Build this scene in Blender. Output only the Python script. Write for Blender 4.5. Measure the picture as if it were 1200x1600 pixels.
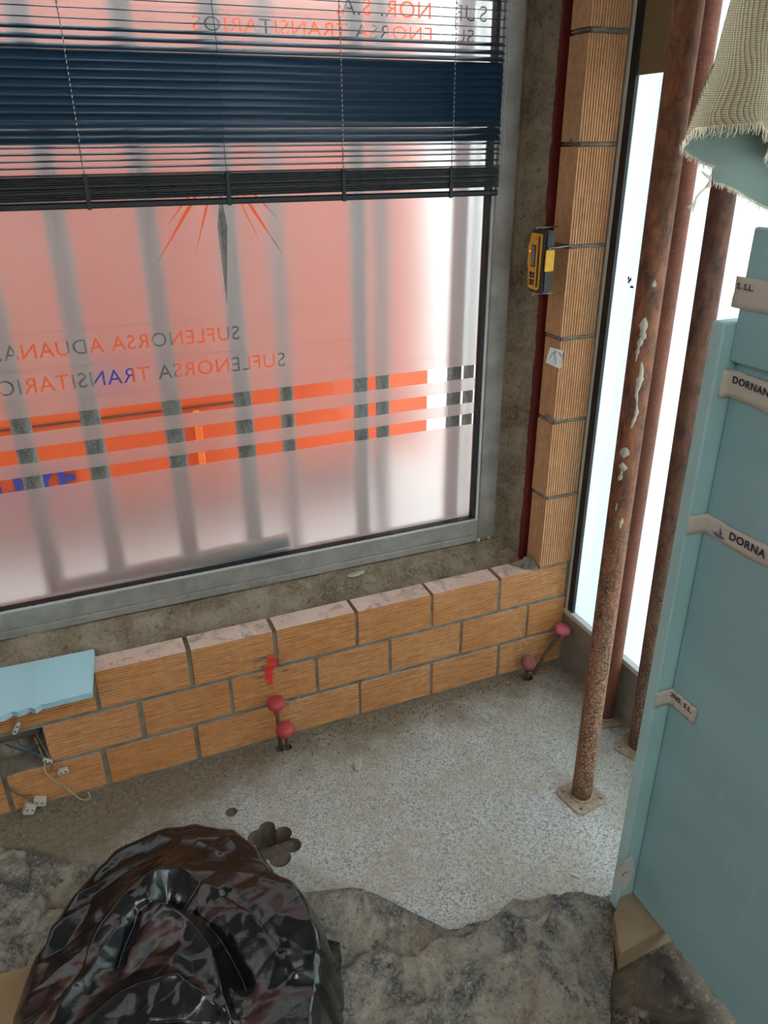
import bpy, bmesh, math, random
from mathutils import Vector, Matrix, noise
for o in list(bpy.data.objects): bpy.data.objects.remove(o)
C = bpy.context.scene.collection
SC = bpy.context.scene
R = math.radians
random.seed(7)

# ------------------------------------------------------------ camera
cd = bpy.data.cameras.new('camera'); cam = bpy.data.objects.new('camera', cd); C.objects.link(cam)
cd.sensor_fit = 'HORIZONTAL'; cd.sensor_width = 36; cd.lens = 36*1193.4/1200; cd.clip_start = .02
right = Vector((0.9230760978853264, -0.3845687868173952, -0.006112750493526982))
up = Vector((0.17108536801374347, 0.3963163883267095, 0.9020327694686455))
fwd = Vector((0.3444710646257552, 0.8336906911735729, -0.4316242776838777))
m = Matrix((right, up, -fwd)).transposed().to_4x4(); m.translation = (0, -1.81308, 1.65)
cam.matrix_world = m
SC.camera = cam
# ------------------------------------------------------------ light, exposure
SC.view_settings.view_transform = 'Standard'; SC.view_settings.look = 'None'
SC.view_settings.gamma = 1; SC.view_settings.use_curve_mapping = False
SC.view_settings.exposure = 0.3
W = bpy.data.worlds.new('sky'); SC.world = W; W.use_nodes = True
wn = W.node_tree.nodes; wl = W.node_tree.links
bg = wn['Background']
tc = wn.new('ShaderNodeTexCoord'); sx = wn.new('ShaderNodeSeparateXYZ'); cr = wn.new('ShaderNodeValToRGB')
wl.new(tc.outputs['Generated'], sx.inputs[0]); wl.new(sx.outputs['Z'], cr.inputs[0]); wl.new(cr.outputs[0], bg.inputs['Color'])
cr.color_ramp.elements[0].position = 0.0; cr.color_ramp.elements[0].color = (.97, .985, 1, 1)
cr.color_ramp.elements[1].position = 1.0; cr.color_ramp.elements[1].color = (.88, .94, 1, 1)
bg.inputs['Strength'].default_value = 3.0

def area(name, loc, tgt, sx_, sy_, power, col):
    l = bpy.data.lights.new(name, 'AREA'); l.shape = 'RECTANGLE'; l.size = sx_; l.size_y = sy_; l.energy = power; l.color = col
    o = bpy.data.objects.new(name, l); C.objects.link(o); o.location = loc
    o.rotation_euler = (Vector(tgt)-Vector(loc)).to_track_quat('-Z', 'Y').to_euler()
    return o
area('added_room_fill', (-.9, -2.6, 2.62), (-.7, -2.3, 0), 1.6, 1.2, 34, (1, .96, .9))  # unseen fill lamp, added behind the camera to light the brick fronts
area('side_window_daylight', (1.36, -2.6, 1.5), (0, -2.0, .9), 1.6, 2.2, 30, (.82, .93, 1))

# ------------------------------------------------------------ helpers
def mk(name, bm, mat=None, parent=None, smooth=False, loc=None):
    me = bpy.data.meshes.new(name)
    bmesh.ops.recalc_face_normals(bm, faces=bm.faces)
    bm.to_mesh(me); bm.free()
    if smooth:
        for p in me.polygons: p.use_smooth = True
    return mko(name, me, mat, parent, loc)
def mko(name, me, mat=None, parent=None, loc=None):
    o = bpy.data.objects.new(name, me); C.objects.link(o)
    if mat:
        if not isinstance(mat, (list, tuple)): mat = [mat]
        if len(me.materials) == 0:
            for q in mat: me.materials.append(q)
    if parent: o.parent = parent
    if loc: o.location = loc
    return o
def tag(o, label=None, cat=None, group=None, kind=None):
    if label: o['label'] = label
    if cat: o['category'] = cat
    if group: o['group'] = group
    if kind: o['kind'] = kind
    return o
def empty(name, loc, label=None, cat=None, group=None, rz=0):
    o = bpy.data.objects.new(name, None); C.objects.link(o); o.location = loc; o.rotation_euler.z = rz
    o.empty_display_size = .05
    bpy.context.view_layer.update()
    return tag(o, label, cat, group)
def box(bm, x0, x1, y0, y1, z0, z1, bev=0, M=None, seg=1):
    r = bmesh.ops.create_cube(bm, size=1)
    vs = r['verts']
    for v in vs:
        v.co = Vector(((x0+x1)/2+v.co.x*(x1-x0), (y0+y1)/2+v.co.y*(y1-y0), (z0+z1)/2+v.co.z*(z1-z0)))
    if bev:
        es = list({e for v in vs for e in v.link_edges})
        rr = bmesh.ops.bevel(bm, geom=es, offset=bev, segments=seg, affect='EDGES')
        vs = list({v for f in rr['faces'] for v in f.verts} | {v for v in vs if v.is_valid})
    if M is not None:
        for v in vs: v.co = M @ v.co
    return vs
def bx(*a, **k):
    bm = bmesh.new(); box(bm, *a, **k); return bm
def tube(bm, pts, r, n=8, cap=True):
    pts = [Vector(p) for p in pts]; rings = []
    u = None
    for i, p in enumerate(pts):
        t = (pts[min(i+1, len(pts)-1)]-pts[max(i-1, 0)]).normalized()
        if u is None:
            u = t.orthogonal().normalized()
        else:
            u = (u - t*u.dot(t)).normalized()
        w = t.cross(u)
        rr = r[i] if isinstance(r, (list, tuple)) else r
        rings.append([bm.verts.new(p+(u*math.cos(2*math.pi*k/n)+w*math.sin(2*math.pi*k/n))*rr) for k in range(n)])
    for a, b in zip(rings, rings[1:]):
        for k in range(n): bm.faces.new((a[k], a[(k+1) % n], b[(k+1) % n], b[k]))
    if cap:
        bm.faces.new(rings[0]); bm.faces.new(rings[-1][::-1])
def tb(pts, r, n=8):
    bm = bmesh.new(); tube(bm, pts, r, n); return bm
def spline(pts, k=6):
    pts = [Vector(p) for p in pts]; P = [pts[0]]+pts+[pts[-1]]; out = []
    for i in range(1, len(P)-2):
        a, b, c, d = P[i-1:i+3]
        for j in range(k):
            t = j/k
            out.append(.5*((2*b)+(c-a)*t+(2*a-5*b+4*c-d)*t*t+(3*b-3*c+d-a)*t**3))
    out.append(pts[-1]); return out
def lathe(prof, n=20, axis=None, loc=(0, 0, 0)):
    bm = bmesh.new(); rings = []
    for r, z in prof:
        rings.append([bm.verts.new((max(r, .0001)*math.cos(2*math.pi*k/n), max(r, .0001)*math.sin(2*math.pi*k/n), z)) for k in range(n)])
    for a, b in zip(rings, rings[1:]):
        for k in range(n): bm.faces.new((a[k], a[(k+1) % n], b[(k+1) % n], b[k]))
    bm.faces.new(rings[0]); bm.faces.new(rings[-1])
    q = Matrix.Identity(4)
    if axis is not None: q = Vector((0, 0, 1)).rotation_difference(Vector(axis)).to_matrix().to_4x4()
    q = Matrix.Translation(loc) @ q
    for v in bm.verts: v.co = q @ v.co
    return bm
def nz(x, y, z=0, s=1): return noise.noise(Vector((x*s, y*s, z*s)))
def fbm(x, y, z, s, o=4):
    a = 0; k = 1; t = 0
    for i in range(o):
        a += k*nz(x, y, z, s); t += k; k *= .5; s *= 2.1
    return a/t
def grid(fn, nu, nv, name, mat, parent=None, smooth=True, solid=0):
    bm = bmesh.new(); V = [[bm.verts.new(fn(i/nu, j/nv)) for i in range(nu+1)] for j in range(nv+1)]
    for j in range(nv):
        for i in range(nu): bm.faces.new((V[j][i], V[j][i+1], V[j+1][i+1], V[j+1][i]))
    if solid:
        bmesh.ops.recalc_face_normals(bm, faces=bm.faces)
        bmesh.ops.solidify(bm, geom=bm.faces[:], thickness=solid)
    return mk(name, bm, mat, parent, smooth)
def curve_mesh(splines, extrude, name):
    """closed 2D outlines (even-odd filled) -> flat solid mesh in local XY"""
    c = bpy.data.curves.new('tmp', 'CURVE'); c.dimensions = '2D'; c.fill_mode = 'BOTH'; c.extrude = extrude
    for s in splines:
        sp = c.splines.new('POLY'); sp.points.add(len(s)-1); sp.use_cyclic_u = True
        for p, q in zip(sp.points, s): p.co = (q[0], q[1], 0, 1)
    o = bpy.data.objects.new('tmp', c); C.objects.link(o)
    dg = bpy.context.evaluated_depsgraph_get()
    me = bpy.data.meshes.new_from_object(o.evaluated_get(dg)); me.name = name
    bpy.data.objects.remove(o); bpy.data.curves.remove(c); return me
def text_obj(body, size, sp=1.0, off=0, ext=0, shear=0):
    c = bpy.data.curves.new('txt', 'FONT'); c.body = body; c.size = size; c.space_character = sp; c.offset = off
    c.extrude = ext; c.resolution_u = 3; c.shear = shear
    o = bpy.data.objects.new('txt', c); C.objects.link(o); return o
def text_mesh(body, size, sp=1.0, off=0, ext=.0004, shear=0):
    o = text_obj(body, size, sp, off, ext, shear)
    dg = bpy.context.evaluated_depsgraph_get()
    me = bpy.data.meshes.new_from_object(o.evaluated_get(dg)); c = o.data
    bpy.data.objects.remove(o); bpy.data.curves.remove(c); return me
def text_splines(body, size, right_x, z0, width=None, mirror=True):
    o = text_obj(body, size, 1.09)
    bpy.ops.object.select_all(action='DESELECT'); o.select_set(True); bpy.context.view_layer.objects.active = o
    bpy.ops.object.convert(target='CURVE'); o = bpy.context.view_layer.objects.active
    out = []
    for s in o.data.splines:
        pts = []
        if s.type == 'BEZIER':
            b = s.bezier_points; n = len(b)
            for i in range(n):
                p0, h0, h1, p1 = b[i].co, b[i].handle_right, b[(i+1) % n].handle_left, b[(i+1) % n].co
                k = 1 if ((h0-p0).length < 1e-6 and (h1-p1).length < 1e-6) or (p1-p0).length < .002 else 4
                for j in range(k):
                    t = j/k; pts.append((1-t)**3*p0+3*(1-t)**2*t*h0+3*(1-t)*t*t*h1+t**3*p1)
        else: pts = [p.co.xyz for p in s.points]
        out.append([(p.x, p.y) for p in pts])
    bpy.data.objects.remove(o)
    mx = max(p[0] for s in out for p in s); k = (width/mx) if width else 1
    return [[(right_x-x*k, z0+y) if mirror else (right_x+x*k, z0+y) for x, y in s] for s in out]

# ------------------------------------------------------------ materials
class NT:
    def __init__(s, name):
        s.m = bpy.data.materials.new(name); s.m.use_nodes = True; s.n = s.m.node_tree.nodes; s.l = s.m.node_tree.links
        s.b = s.n['Principled BSDF']; s.out = s.n['Material Output']; s._c = None
    def co(s, kind='Object', scale=None):
        if s._c is None: s._c = s.n.new('ShaderNodeTexCoord')
        c = s._c.outputs[kind]
        if kind == 'World': pass
        if scale:
            mp = s.n.new('ShaderNodeMapping'); mp.inputs['Scale'].default_value = scale; s.l.new(c, mp.inputs[0]); return mp.outputs[0]
        return c
    def pos(s, scale=(1, 1, 1)):
        g = s.n.new('ShaderNodeNewGeometry'); mp = s.n.new('ShaderNodeMapping'); mp.inputs['Scale'].default_value = scale
        s.l.new(g.outputs['Position'], mp.inputs[0]); return mp.outputs[0]
    def noise(s, v, scale, detail=4, rough=.55, dist=0):
        t = s.n.new('ShaderNodeTexNoise'); t.inputs['Scale'].default_value = scale; t.inputs['Detail'].default_value = detail
        t.inputs['Roughness'].default_value = rough; t.inputs['Distortion'].default_value = dist; s.l.new(v, t.inputs['Vector']); return t.outputs['Fac']
    def vor(s, v, scale, feat='F1', out='Distance'):
        t = s.n.new('ShaderNodeTexVoronoi'); t.feature = feat; t.inputs['Scale'].default_value = scale; s.l.new(v, t.inputs['Vector']); return t.outputs[out]
    def ramp(s, f, *st):
        r = s.n.new('ShaderNodeValToRGB'); e = r.color_ramp.elements
        while len(e) < len(st): e.new(.5)
        for k, (p, c) in zip(e, st):
            k.position = p; k.color = (c, c, c, 1) if isinstance(c, (int, float)) else (*c, 1)
        s.l.new(f, r.inputs[0]); return r.outputs[0]
    def mix(s, f, a, b, mode='MIX'):
        x = s.n.new('ShaderNodeMix'); x.data_type = 'RGBA'; x.blend_type = mode
        for i, q in ((0, f), (6, a), (7, b)):
            if isinstance(q, (int, float)): x.inputs[i].default_value = q if i == 0 else (q, q, q, 1)
            elif isinstance(q, tuple): x.inputs[i].default_value = (*q, 1)
            else: s.l.new(q, x.inputs[i])
        return x.outputs[2]
    def math(s, op, a, b=0):
        x = s.n.new('ShaderNodeMath'); x.operation = op
        for i, q in ((0, a), (1, b)):
            if isinstance(q, (int, float)): x.inputs[i].default_value = q
            else: s.l.new(q, x.inputs[i])
        return x.outputs[0]
    def bump(s, h, strength=.4, dist=.002, prev=None):
        b = s.n.new('ShaderNodeBump'); b.inputs['Strength'].default_value = strength; b.inputs['Distance'].default_value = dist
        s.l.new(h, b.inputs['Height'])
        if prev: s.l.new(prev, b.inputs['Normal'])
        s.l.new(b.outputs[0], s.b.inputs['Normal']); return b.outputs[0]
    def set(s, col=None, rough=None, metal=None, **k):
        for n, v in (('Base Color', col), ('Roughness', rough), ('Metallic', metal)):
            if v is None: continue
            if isinstance(v, (int, float)): s.b.inputs[n].default_value = v
            elif isinstance(v, tuple): s.b.inputs[n].default_value = (*v, 1)
            else: s.l.new(v, s.b.inputs[n])
        for n, v in k.items(): s.b.inputs[n.replace('_', ' ')].default_value = v
        return s
def plain(name, col, rough=.5, metal=0, var=.15, vs=30, bump=0, bs=200, **k):
    t = NT(name); v = t.co()
    f = t.noise(v, vs, 4)
    c = t.mix(t.ramp(f, (.3, 0), (.7, 1)), tuple(x*(1-var) for x in col), tuple(min(1, x*(1+var)) for x in col))
    t.set(c, rough, metal, **k)
    if bump: t.bump(t.noise(v, bs, 3), bump, .001)
    return t.m

def brick_mat(name, top):
    t = NT(name); v = t.pos()
    oi = t.n.new('ShaderNodeObjectInfo')
    big = t.noise(v, 7, 3); med = t.noise(v, 45, 5, .65); fine = t.noise(t.pos((60, 60, 900)) if top is not True else v, 3 if top is not True else 120, 3)
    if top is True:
        base = t.mix(t.ramp(big, (.35, 0), (.65, 1)), (.66, .42, .33), (.76, .55, .46))  # pinkish-white reflection on the top faces, painted into their base colour
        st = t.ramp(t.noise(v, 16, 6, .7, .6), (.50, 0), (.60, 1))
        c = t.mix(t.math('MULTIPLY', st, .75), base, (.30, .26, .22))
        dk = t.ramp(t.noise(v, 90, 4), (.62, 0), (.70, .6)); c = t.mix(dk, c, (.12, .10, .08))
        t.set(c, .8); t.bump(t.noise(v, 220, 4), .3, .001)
    else:
        base = t.mix(t.ramp(big, (.3, 0), (.7, 1)), *(((.70, .36, .165), (.80, .46, .25)) if top == 2 else ((.66, .275, .080), (.78, .385, .150))))
        rnd = t.math('MULTIPLY', oi.outputs['Random'], .35)
        base = t.mix(rnd, base, (.76, .46, .24))
        c = t.mix(t.ramp(med, (.35, .35), (.62, 0)), base, (.36, .15, .05))
        pits = t.ramp(t.noise(v, 75, 5, .7), (.64, 0), (.69, .75)); c = t.mix(pits, c, (.20, .09, .035))
        groove_shade = t.noise(t.pos((1000, 1000, 10) if top == 2 else (10, 10, 700)), 1, 3, .6)
        c = t.mix(t.ramp(groove_shade, (.40, .55), (.56, 0)), c, (.30, .12, .04))  # dark streaks painted along the brick, standing in for shade in the grooves
        dust = t.ramp(t.noise(v, 13, 5, .7, .4), (.60, 0), (.72, .6)); c = t.mix(dust, c, (.45, .35, .24))
        t.set(c, .82); t.bump(t.noise(v, 260, 4), .25, .001)
    return t.m
M = {}
M['brick'] = brick_mat('fired_clay', False)
M['brick_pale'] = brick_mat('pale_fired_clay', 2)
M['brick_top'] = brick_mat('fired_clay_smooth_sheen', True)
t = NT('grey_mortar'); v = t.pos()
c = t.mix(t.ramp(t.noise(v, 18, 5), (.35, 0), (.65, 1)), (.17, .135, .095), (.31, .26, .20))
t.set(c, .95); t.bump(t.noise(v, 120, 6, .7), .7, .004); M['mortar'] = t.m
t = NT('rough_concrete'); v = t.pos()
c = t.mix(t.ramp(t.noise(v, 9, 6, .65, .3), (.36, 0), (.64, 1)), (.22, .150, .082), (.52, .41, .285))
c = t.mix(t.ramp(t.noise(v, 30, 5, .7), (.56, 0), (.68, .7)), c, (.44, .37, .28))
c = t.mix(t.ramp(t.noise(v, 60, 4, .7), (.62, 0), (.70, .8)), c, (.08, .055, .03))
c = t.mix(t.ramp(t.noise(v, 110, 6, .8), (.50, 0), (.60, .65)), c, (.50, .43, .33))
c = t.mix(t.ramp(t.noise(v, 85, 5, .75, .5), (.56, 0), (.64, .7)), c, (.10, .07, .04))
t.set(c, .95); b = t.bump(t.noise(v, 40, 6, .75), .9, .012); t.bump(t.noise(v, 170, 6, .8), .9, .005, b); M['concrete'] = t.m
# terrazzo with dust
t = NT('terrazzo'); v = t.pos()
chips = t.vor(v, 260, 'F1', 'Color'); sep = t.n.new('ShaderNodeSeparateColor'); t.l.new(chips, sep.inputs[0])
base = t.ramp(sep.outputs[0], (.0, (.07, .075, .085)), (.15, (.22, .225, .23)), (.33, (.46, .455, .43)), (.8, (.64, .635, .60)))
base.node.color_ramp.interpolation = 'CONSTANT'
base = t.mix(.38, base, (.49, .48, .45))
dirt = t.ramp(t.noise(v, 4.5, 6, .62, .4), (.40, .0), (.66, .85))
dirt2 = t.ramp(t.noise(v, 22, 5, .7), (.4, .3), (.6, 1))
c = t.mix(t.math('MULTIPLY', dirt, dirt2), base, (.36, .30, .215))
# dirt band lying along the foot of the wall and towards the left
sp = t.n.new('ShaderNodeSeparateXYZ'); t.l.new(v, sp.inputs[0])
wob = t.math('MULTIPLY', t.math('SUBTRACT', t.noise(v, 9, 5, .6), .5), .30)
d1 = t.math('ADD', t.math('ADD', sp.outputs['Y'], wob), t.math('MULTIPLY', t.math('MAXIMUM', t.math('SUBTRACT', .35, sp.outputs['X']), 0), .30))
band = t.ramp(t.math('ADD', d1, .5), (.30, 0), (.40, .62), (.47, 1))
c = t.mix(t.math('MULTIPLY', band, t.ramp(t.noise(v, 70, 5, .75), (.38, .70), (.55, 1))), c, (.215, .165, .105))
wh = t.ramp(t.noise(v, 14, 6, .75, 1.2), (.67, 0), (.72, .7)); c = t.mix(wh, c, (.62, .60, .55))
dk = t.ramp(t.noise(t.pos((1, 1, 1)), 33, 6, .8), (.66, 0), (.71, .6)); c = t.mix(dk, c, (.10, .085, .06))
ro = t.ramp(t.noise(v, 10, 4), (.35, .30), (.7, .55))
t.set(c, t.mix(band, ro, .9)); t.bump(t.math('MULTIPLY', t.noise(v, 90, 6, .75), t.math('ADD', band, .15)), .55, .004); M['terrazzo'] = t.m
t = NT('dark_screed'); v = t.pos()
c = t.mix(t.ramp(t.noise(v, 9, 6, .65, .5), (.38, 0), (.62, 1)), (.022, .018, .015), (.15, .115, .08))
c = t.mix(t.ramp(t.noise(v, 25, 6, .75), (.55, 0), (.68, .9)), c, (.34, .28, .21))
t.set(c, .8); t.bump(t.noise(v, 60, 6, .7), .6, .004); M['screed'] = t.m
t = NT('core_dirt'); v = t.pos()
c = t.mix(t.noise(v, 60, 5), (.09, .062, .038), (.26, .195, .125)); t.set(c, .95); t.bump(t.noise(v, 120, 5), .7, .004); M['core'] = t.m
t = NT('aluminium_frame'); v = t.pos()
c = t.mix(t.ramp(t.noise(v, 14, 5), (.35, 0), (.65, 1)), (.27, .25, .225), (.38, .355, .325))
c = t.mix(t.ramp(t.noise(v, 60, 5, .75), (.60, 0), (.68, .5)), c, (.15, .12, .09))
t.set(c, .42, .25); M['alu'] = t.m
M['alu_light'] = plain('light_aluminium', (.60, .61, .58), .5, .0, .1, 12)
M['gasket'] = plain('rubber_gasket', (.012, .013, .016), .5)
M['red_steel'] = plain('red_primer_steel', (.16, .020, .014), .5, 0, .25, 12)
# rust
def rust(name, c1, c2, spk, scale=22, spk_c=(.48, .38, .26), zfade=None):
    t = NT(name); v = t.pos()
    c = t.mix(t.ramp(t.noise(t.pos((1, 1, .45)), scale, 7, .72, .3), (.38, 0), (.62, 1)), c1, c2)
    f = t.ramp(t.noise(v, 190, 4, .7), (.50, 0), (.58, 1))
    amt = spk
    if zfade:
        sp = t.n.new('ShaderNodeSeparateXYZ'); t.l.new(v, sp.inputs[0])
        mr = t.n.new('ShaderNodeMapRange'); t.l.new(sp.outputs['Z'], mr.inputs[0])
        mr.inputs[1].default_value = zfade[0]; mr.inputs[2].default_value = zfade[1]; mr.inputs[3].default_value = zfade[2]; mr.inputs[4].default_value = spk
        amt = mr.outputs[0]
    c = t.mix(t.math('MULTIPLY', f, amt), c, spk_c)
    t.set(c, .75, .0); t.bump(t.noise(v, 160, 5, .7), .5, .002); return t.m
M['rust1'] = rust('rusty_steel_cement_spattered', (.075, .027, .015), (.29, .098, .040), .06, 38, (.40, .31, .20), (.35, .95, .95))
M['rust2'] = rust('dark_rusty_steel', (.055, .022, .014), (.20, .072, .038), .05, 34, (.40, .31, .22), (.1, .85, .65))
M['rust3'] = rust('red_rusty_steel', (.19, .052, .028), (.28, .088, .048), .10, 15)
M['plate'] = rust('rusty_pale_plate', (.25, .17, .12), (.42, .32, .24), .4, 30)
M['plaster'] = plain('dried_plaster', (.46, .41, .32), .9, 0, .15, 60, .4)
M['bar'] = rust('weathered_galvanised_bar', (.17, .14, .125), (.31, .28, .26), .7, 60, (.40, .38, .36))
def xps(name, col):
    t = NT(name); v = t.co()
    c = t.mix(t.ramp(t.noise(t.co('Object', (1, .25, 1)), 5, 5, .6), (.3, 0), (.7, 1)), tuple(x*.9 for x in col), tuple(x*1.08 for x in col))
    c = t.mix(t.ramp(t.noise(t.co('Object', (1, 3, 1)), 9, 5, .7), (.62, 0), (.72, .5)), c, (.46, .60, .60))
    t.set(c, .62); t.bump(t.noise(v, 9, 3), .25, .01); return t.m
M['xps'] = xps('blue_foam_board', (.30, .50, .53))
M['xps_edge'] = xps('blue_foam_edge', (.42, .66, .66))
M['xps_light'] = xps('pale_blue_foam', (.42, .68, .76))
M['wood'] = plain('dusty_timber', (.33, .245, .15), .85, 0, .2, 9, .5, 80)
M['tan_wood'] = plain('tan_timber', (.32, .21, .11), .8, 0, .15, 9, .3, 80)
M['tape'] = plain('cream_tape', (.60, .545, .46), .55, 0, .06, 12, .15, 60)
M['ink'] = plain('dark_ink', (.022, .026, .06), .6)
M['ink_blue'] = plain('blue_ink', (.06, .08, .28), .6)
M['paper'] = plain('white_paper', (.74, .69, .64), .8, 0, .1, 60, .4, 150)
M['white_plastic'] = plain('white_plastic', (.58, .55, .48), .5, 0, .12, 60)
M['wire_cream'] = plain('cream_wire', (.42, .33, .19), .5)
M['wire_dark'] = plain('grey_wire', (.13, .11, .09), .5)
M['wire_blue'] = plain('blue_wire', (.04, .09, .17), .4)
M['cap_red'] = plain('red_rubber_cap', (.50, .055, .06), .5, 0, .2, 40)
M['cap_pink'] = plain('pink_plastic_cap', (.68, .14, .18), .45, 0, .12, 40)
M['cap_dirty'] = plain('dirty_red_cap', (.29, .085, .07), .75, 0, .35, 160, .6, 250)
M['rod'] = rust('rusty_rod', (.05, .032, .024), (.13, .085, .06), .1)
M['spray'] = plain('red_spray_paint', (.85, .035, .025), .6, 0, .1)
M['yellow'] = plain('yellow_plastic', (.80, .40, .015), .42, 0, .10, 80)
M['black_rubber'] = plain('black_rubber', (.040, .036, .033), .6, 0, .2, 60)
M['lcd'] = plain('lcd_glass', (.17, .185, .165), .2)
M['purple'] = plain('purple_window', (.045, .008, .018), .15)
M['steel'] = plain('bright_nail', (.42, .40, .38), .35, .7)
M['slat'] = plain('navy_slat', (.010, .034, .066), .32, .0, .1)
M['slat_dark'] = plain('black_slat', (.005, .008, .009), .55, .0, .1)
M['cord'] = plain('pale_cord', (.36, .40, .42), .7)
M['cord_dark'] = plain('dark_cord', (.03, .05, .06), .7)
t = NT('led'); t.set((.9, .1, .1), .3, Emission_Strength=2.0); t.b.inputs['Emission Color'].default_value = (1, .12, .08, 1); M['led'] = t.m
# orange lorry
t = NT('orange_tarpaulin'); v = t.pos()
c = t.mix(t.ramp(t.noise(v, 2.2, 4), (.35, 0), (.65, 1)), (.72, .085, .018), (.80, .12, .028)); t.set(c, .5); M['orange'] = t.m
M['orange_hi'] = plain('bright_orange_post', (.88, .19, .03), .45, 0, .1, 5)
M['blue_letter'] = plain('blue_lettering', (.035, .05, .30), .5)
M['dark_seam'] = plain('dark_seam', (.12, .045, .02), .7)
M['pavement'] = plain('pale_pavement', (.80, .77, .74), .9, 0, .06, 2)
M['wall_paint'] = plain('white_plaster_wall', (.34, .33, .31), .9, 0, .05, 4)
# glass
def clear_glass(name, tint=(.93, .97, .96)):
    t = NT(name); n = t.n; tr = n.new('ShaderNodeBsdfTransparent'); tr.inputs[0].default_value = (*tint, 1)
    gl = n.new('ShaderNodeBsdfGlossy'); gl.inputs['Roughness'].default_value = .03
    fr = n.new('ShaderNodeFresnel'); fr.inputs[0].default_value = 1.4; mx = n.new('ShaderNodeMixShader')
    t.l.new(t.math('MULTIPLY', fr.outputs[0], .5), mx.inputs[0]); t.l.new(tr.outputs[0], mx.inputs[1]); t.l.new(gl.outputs[0], mx.inputs[2]); t.l.new(mx.outputs[0], t.out.inputs[0])
    return t.m
M['glass'] = clear_glass('clear_glass')
def frost(name, ior, rough, col, tfac, tcol):
    t = NT(name); n = t.n; rf = n.new('ShaderNodeBsdfRefraction'); rf.inputs['IOR'].default_value = ior; rf.inputs['Roughness'].default_value = rough
    rf.inputs[0].default_value = (*col, 1); tl = n.new('ShaderNodeBsdfTranslucent'); tl.inputs[0].default_value = (*tcol, 1)
    mx = n.new('ShaderNodeMixShader'); mx.inputs[0].default_value = tfac
    t.l.new(rf.outputs[0], mx.inputs[1]); t.l.new(tl.outputs[0], mx.inputs[2]); t.l.new(mx.outputs[0], t.out.inputs[0]); return t.m
M['frost'] = frost('etched_film', 1.16, .52, (.95, .96, .96), .30, (.90, .91, .92))
M['frost_side'] = frost('opal_glass', 1.18, .60, (.92, .97, .97), .45, (.72, .80, .81))
# bin bag
t = NT('black_polythene'); v = t.co()
h = t.math('ADD', t.vor(t.co('Object', (1, 1.4, 1)), 30, 'F1'), t.math('MULTIPLY', t.noise(v, 60, 5, .6, 1.5), .6))
t.set((.005, .005, .006), t.ramp(t.noise(v, 8, 4), (.35, .15), (.65, .24)), 0, Specular_IOR_Level=.75); t.bump(h, .16, .005); M['bag'] = t.m
# dirty plastic sheet
t = NT('dusty_plastic_sheet'); v = t.pos()
c = t.mix(t.ramp(t.noise(v, 12, 6, .65, .5), (.42, 0), (.58, 1)), (.060, .062, .066), (.40, .355, .29))
c = t.mix(t.ramp(t.noise(v, 5, 5, .7), (.45, 0), (.62, .9)), c, (.40, .335, .25))
c = t.mix(t.ramp(t.noise(v, 45, 6, .75, .4), (.55, 0), (.66, .85)), c, (.50, .45, .37))
c = t.mix(t.ramp(t.noise(v, 28, 5, .7), (.60, 0), (.66, .9)), c, (.035, .035, .04))
at = t.n.new('ShaderNodeAttribute'); at.attribute_name = 'rim'
rimf = t.math('MULTIPLY', at.outputs['Fac'], t.ramp(t.noise(v, 14, 5, .7), (.40, 1), (.62, .15)))
c = t.mix(rimf, c, (.060, .066, .078))
c = t.mix(t.ramp(t.noise(v, 130, 6, .85), (.47, 0), (.58, .6)), c, (.46, .41, .33))
c = t.mix(t.ramp(t.noise(v, 95, 5, .8, .6), (.56, 0), (.63, .7)), c, (.05, .05, .055))
t.set(c, t.ramp(t.noise(v, 15, 4), (.4, .35), (.65, .85))); t.bump(t.noise(v, 70, 7, .75, .5), .9, .008); M['sheet'] = t.m
# jute
def jute(name, c1, c2, trans, sc=2100):
    t = NT(name); n = t.n; u = t.co('UV')
    sp = n.new('ShaderNodeSeparateXYZ'); t.l.new(u, sp.inputs[0])
    a = t.math('ABSOLUTE', t.math('SINE', t.math('MULTIPLY', sp.outputs['X'], sc*.5)))
    b = t.math('ABSOLUTE', t.math('SINE', t.math('MULTIPLY', sp.outputs['Y'], sc*.5)))
    w = t.math('MULTIPLY', t.math('POWER', a, .6), t.math('POWER', b, .6))
    c = t.mix(t.ramp(w, (.1, 0), (.6, 1)), c2, c1)
    c = t.mix(t.ramp(t.noise(u, 9, 4), (.55, 0), (.75, .5)), c, tuple(x*.75 for x in c1))
    t.set(c, .95); t.bump(w, .8, .003)
    tl = n.new('ShaderNodeBsdfTranslucent'); t.l.new(c, tl.inputs[0]); mx = n.new('ShaderNodeMixShader'); mx.inputs[0].default_value = trans
    t.l.new(t.b.outputs[0], mx.inputs[1]); t.l.new(tl.outputs[0], mx.inputs[2]); t.l.new(mx.outputs[0], t.out.inputs[0]); return t.m
M['jute'] = jute('woven_jute', (.74, .62, .43), (.34, .27, .17), .40)
M['jute_back'] = jute('weave_green_backlight', (.46, .56, .49), (.30, .38, .33), .50, 2600)  # green tint of the light from behind, painted into the cloth colour
M['fringe'] = plain('jute_thread', (.62, .53, .40), .95, 0, .2, 60)

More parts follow.
